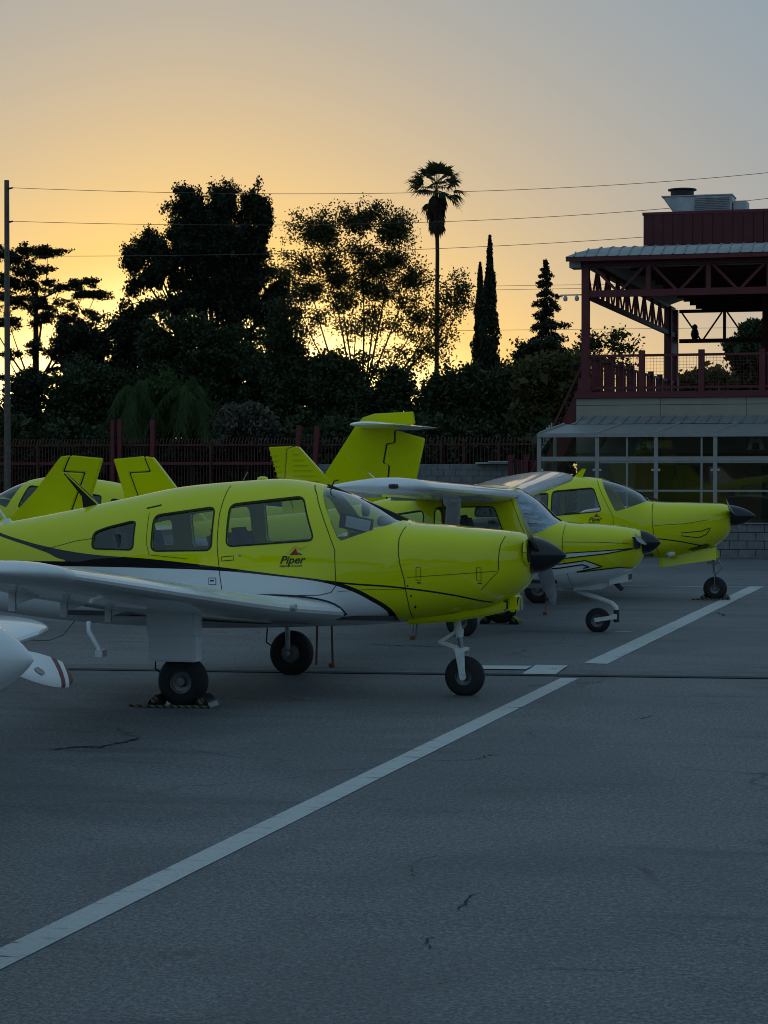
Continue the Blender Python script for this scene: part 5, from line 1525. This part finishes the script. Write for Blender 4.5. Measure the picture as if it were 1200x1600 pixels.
bush('broad dark shrub behind the cruciform tail', 570, 76, [(545, 610, 60, 55), (590, 640, 60, 50), (620, 600, 32, 34), (560, 670, 80, 35), (520, 575, 40, 30)], 340)
bush('leafy dark shrub at the foot of the palm', 700, 76, [(700, 610, 40, 45), (680, 650, 50, 45), (725, 650, 45, 50), (735, 600, 30, 30), (650, 680, 40, 30)], 260)
bush('dark shrub below the two cypresses', 790, 77, [(775, 625, 45, 45), (800, 600, 36, 36), (820, 650, 45, 45), (770, 680, 50, 30)], 250)
bush('olive green shrub left of the terrace corner', 865, 74, [(850, 590, 36, 34), (875, 610, 30, 45), (850, 650, 42, 45), (890, 580, 16, 26)], 230, 'leaf_olive', size=.10, sig=.3)
bush('dark conical shrub at the foot of the spruce', 840, 84, [(840, 555, 38, 24), (835, 590, 50, 30)], 120, 'leaf_dark')
bush('low dark shrub behind the fence between the two yellow fins', 270, 72.2, [(270, 730, 40, 30), (240, 745, 40, 35), (300, 745, 40, 35), (270, 775, 45, 30)], 200, 'leaf_dark')
bush('pale flowering shrub just above the fence', 375, 71.5, [(375, 655, 40, 20), (350, 672, 35, 18), (400, 668, 30, 20)], 110, 'leaf_grey', size=.09, sig=.2)
tree('bare_limbed_tree', 'thin half-bare tree seen left of the terrace railing', 'tree', 955, 92,
     [(930, 540, 28, 20), (960, 530, 26, 20), (985, 545, 24, 20), (910, 550, 22, 18), (950, 570, 40, 20)], 100, 16, .24, .10, 'leaf_mid', .10, 4.0, twig=.016, big=False)
bush('dark drooping tree seen through the terrace at right', 1172, 88, [(1170, 555, 30, 40), (1185, 590, 35, 35), (1195, 545, 20, 30), (1178, 520, 10, 18)], 200, 'leaf_bush', name='drooping_tree', droop=.6, size=.11)
bush('low shrub seen through the terrace railing', 1110, 86, [(1110, 597, 40, 14), (1080, 603, 30, 10)], 80, 'leaf_olive', size=.10, sig=.25)
# hedge that closes the gap above the fence
hx0 = atY(-80, 71)[0]; hx1 = atY(900, 71)[0]
for k, (p0, p1, zt_) in enumerate(((-60, 300, 3.3), (300, 520, 3.5), (520, 700, 3.4), (700, 900, 3.2))):
    bl = [(q, 741 - (zt_ - 2.2) * 44, 42, 36) for q in range(p0, p1, 36)] + [(q, 741 + 30, 42, 45) for q in range(p0, p1, 36)]
    bush(['clipped dark hedge stretch behind the fence at left', 'dark hedge stretch behind the fence under the evergreen', 'dark hedge stretch behind the cruciform tail fin', 'dark hedge stretch behind the fence left of the gate'][k], (p0 + p1) / 2, 72.9, bl, 430 if k else 620, 'leaf_bush', per=80, size=.12, name='hedge', limbs=False)
# arching feathery palms
def arching(px, py, rpx, d, label, hpx):
    d = d / (CA + (px - 600) / FPX * SA)
    x, y = at(px, d); root = empty('arching_palm', (x, y, 0), 0, label, 'palm', 'arching feathery palms')
    zc = zat(py, d); Rr = rpx * d / FPX
    MB().tube([(0, 0, 0), (0, 0, zc)], [.14, .09], 8).build('trunk', 'bark', root, True)
    V = []; Fc = []; rr = random.Random(px)
    for k in range(80):
        az = k * 2.39996 + rr.uniform(-.3, .3); el = rr.uniform(.0, 1.35); L = Rr * rr.uniform(.5, 1.75)
        dr = Vector((math.cos(az), math.sin(az), 0)); p = Vector((0, 0, zc)); pts = []; jx, jy, jz = rr.gauss(0, .25), rr.gauss(0, .25), rr.gauss(-.1, .3)
        for i in range(13):
            f = i / 12
            pts.append(Vector((jx, jy, zc + jz)) + dr * (L * (f * math.cos(el) + .25 * f * f)) + Vector((0, 0, L * (math.sin(el) * f - 1.55 * f * f))))
        for a, b in zip(pts, pts[1:]):
            t_ = (b - a); s_ = t_.cross(Vector((0, 0, 1))).normalized() if t_.cross(Vector((0, 0, 1))).length > 1e-4 else Vector((1, 0, 0))
            for q in range(5):
                c = a + t_ * (q / 5)
                for sg in (-1, 1):
                    ll = .42 * rr.uniform(.4, 1.5); e = c + s_ * sg * ll * rr.uniform(.1, .6) + t_.normalized() * ll * rr.uniform(0, .5) + Vector((rr.gauss(0, .06), rr.gauss(0, .06), -ll * .85)); bb = len(V)
                    V += [tuple(c), tuple((c + e) / 2 + s_ * .011 + Vector((0, 0, .04))), tuple(e), tuple((c + e) / 2 - s_ * .011 + Vector((0, 0, .04)))]
                    Fc.append((bb, bb + 1, bb + 2, bb + 3))
    mobj('crown', V, Fc, 'leaf_frond', root)
arching(222, 612, 36, 71.4, 'left one of two arching feathery palms above the fence', 0)
arching(300, 622, 38, 71.6, 'right one of two arching feathery palms above the fence', 0)
bush('soft green drooping shrub between the two arching palms', 262, 71.9, [(262, 618, 32, 32), (240, 640, 30, 40), (285, 645, 30, 40)], 150, 'leaf_frond', droop=.8, name='weeping_shrub', size=.07)

# ------------------------------------------------------------------ unseen hill: rear known from reflections, sides added to block low sky light
V = []; Fc = []
na_, nr_ = 190, 7
for i in range(na_ + 1):
    az = R(40 + 270 * i / na_)
    hgt = 10.5 + 2.6 * math.sin(i * .31) + 1.4 * math.sin(i * .83 + 1) + 1.1 * math.sin(i * 2.3) + .7 * math.sin(i * 4.7)
    for j in range(nr_):
        f = j / (nr_ - 1); rad = 46 + 60 * f
        V.append((math.sin(az) * rad, math.cos(az) * rad, -.03 + hgt * f ** 1.4 + (.0 if j < 3 else .5 * math.sin(i * 3.1 + j * 2))))
for i in range(na_):
    for j in range(nr_ - 1):
        a = i * nr_ + j; Fc.append((a, a + nr_, a + nr_ + 1, a + 1))
hl = mobj('hill_sky_block', V, Fc, 'grass', None, True); hl['kind'] = 'structure'
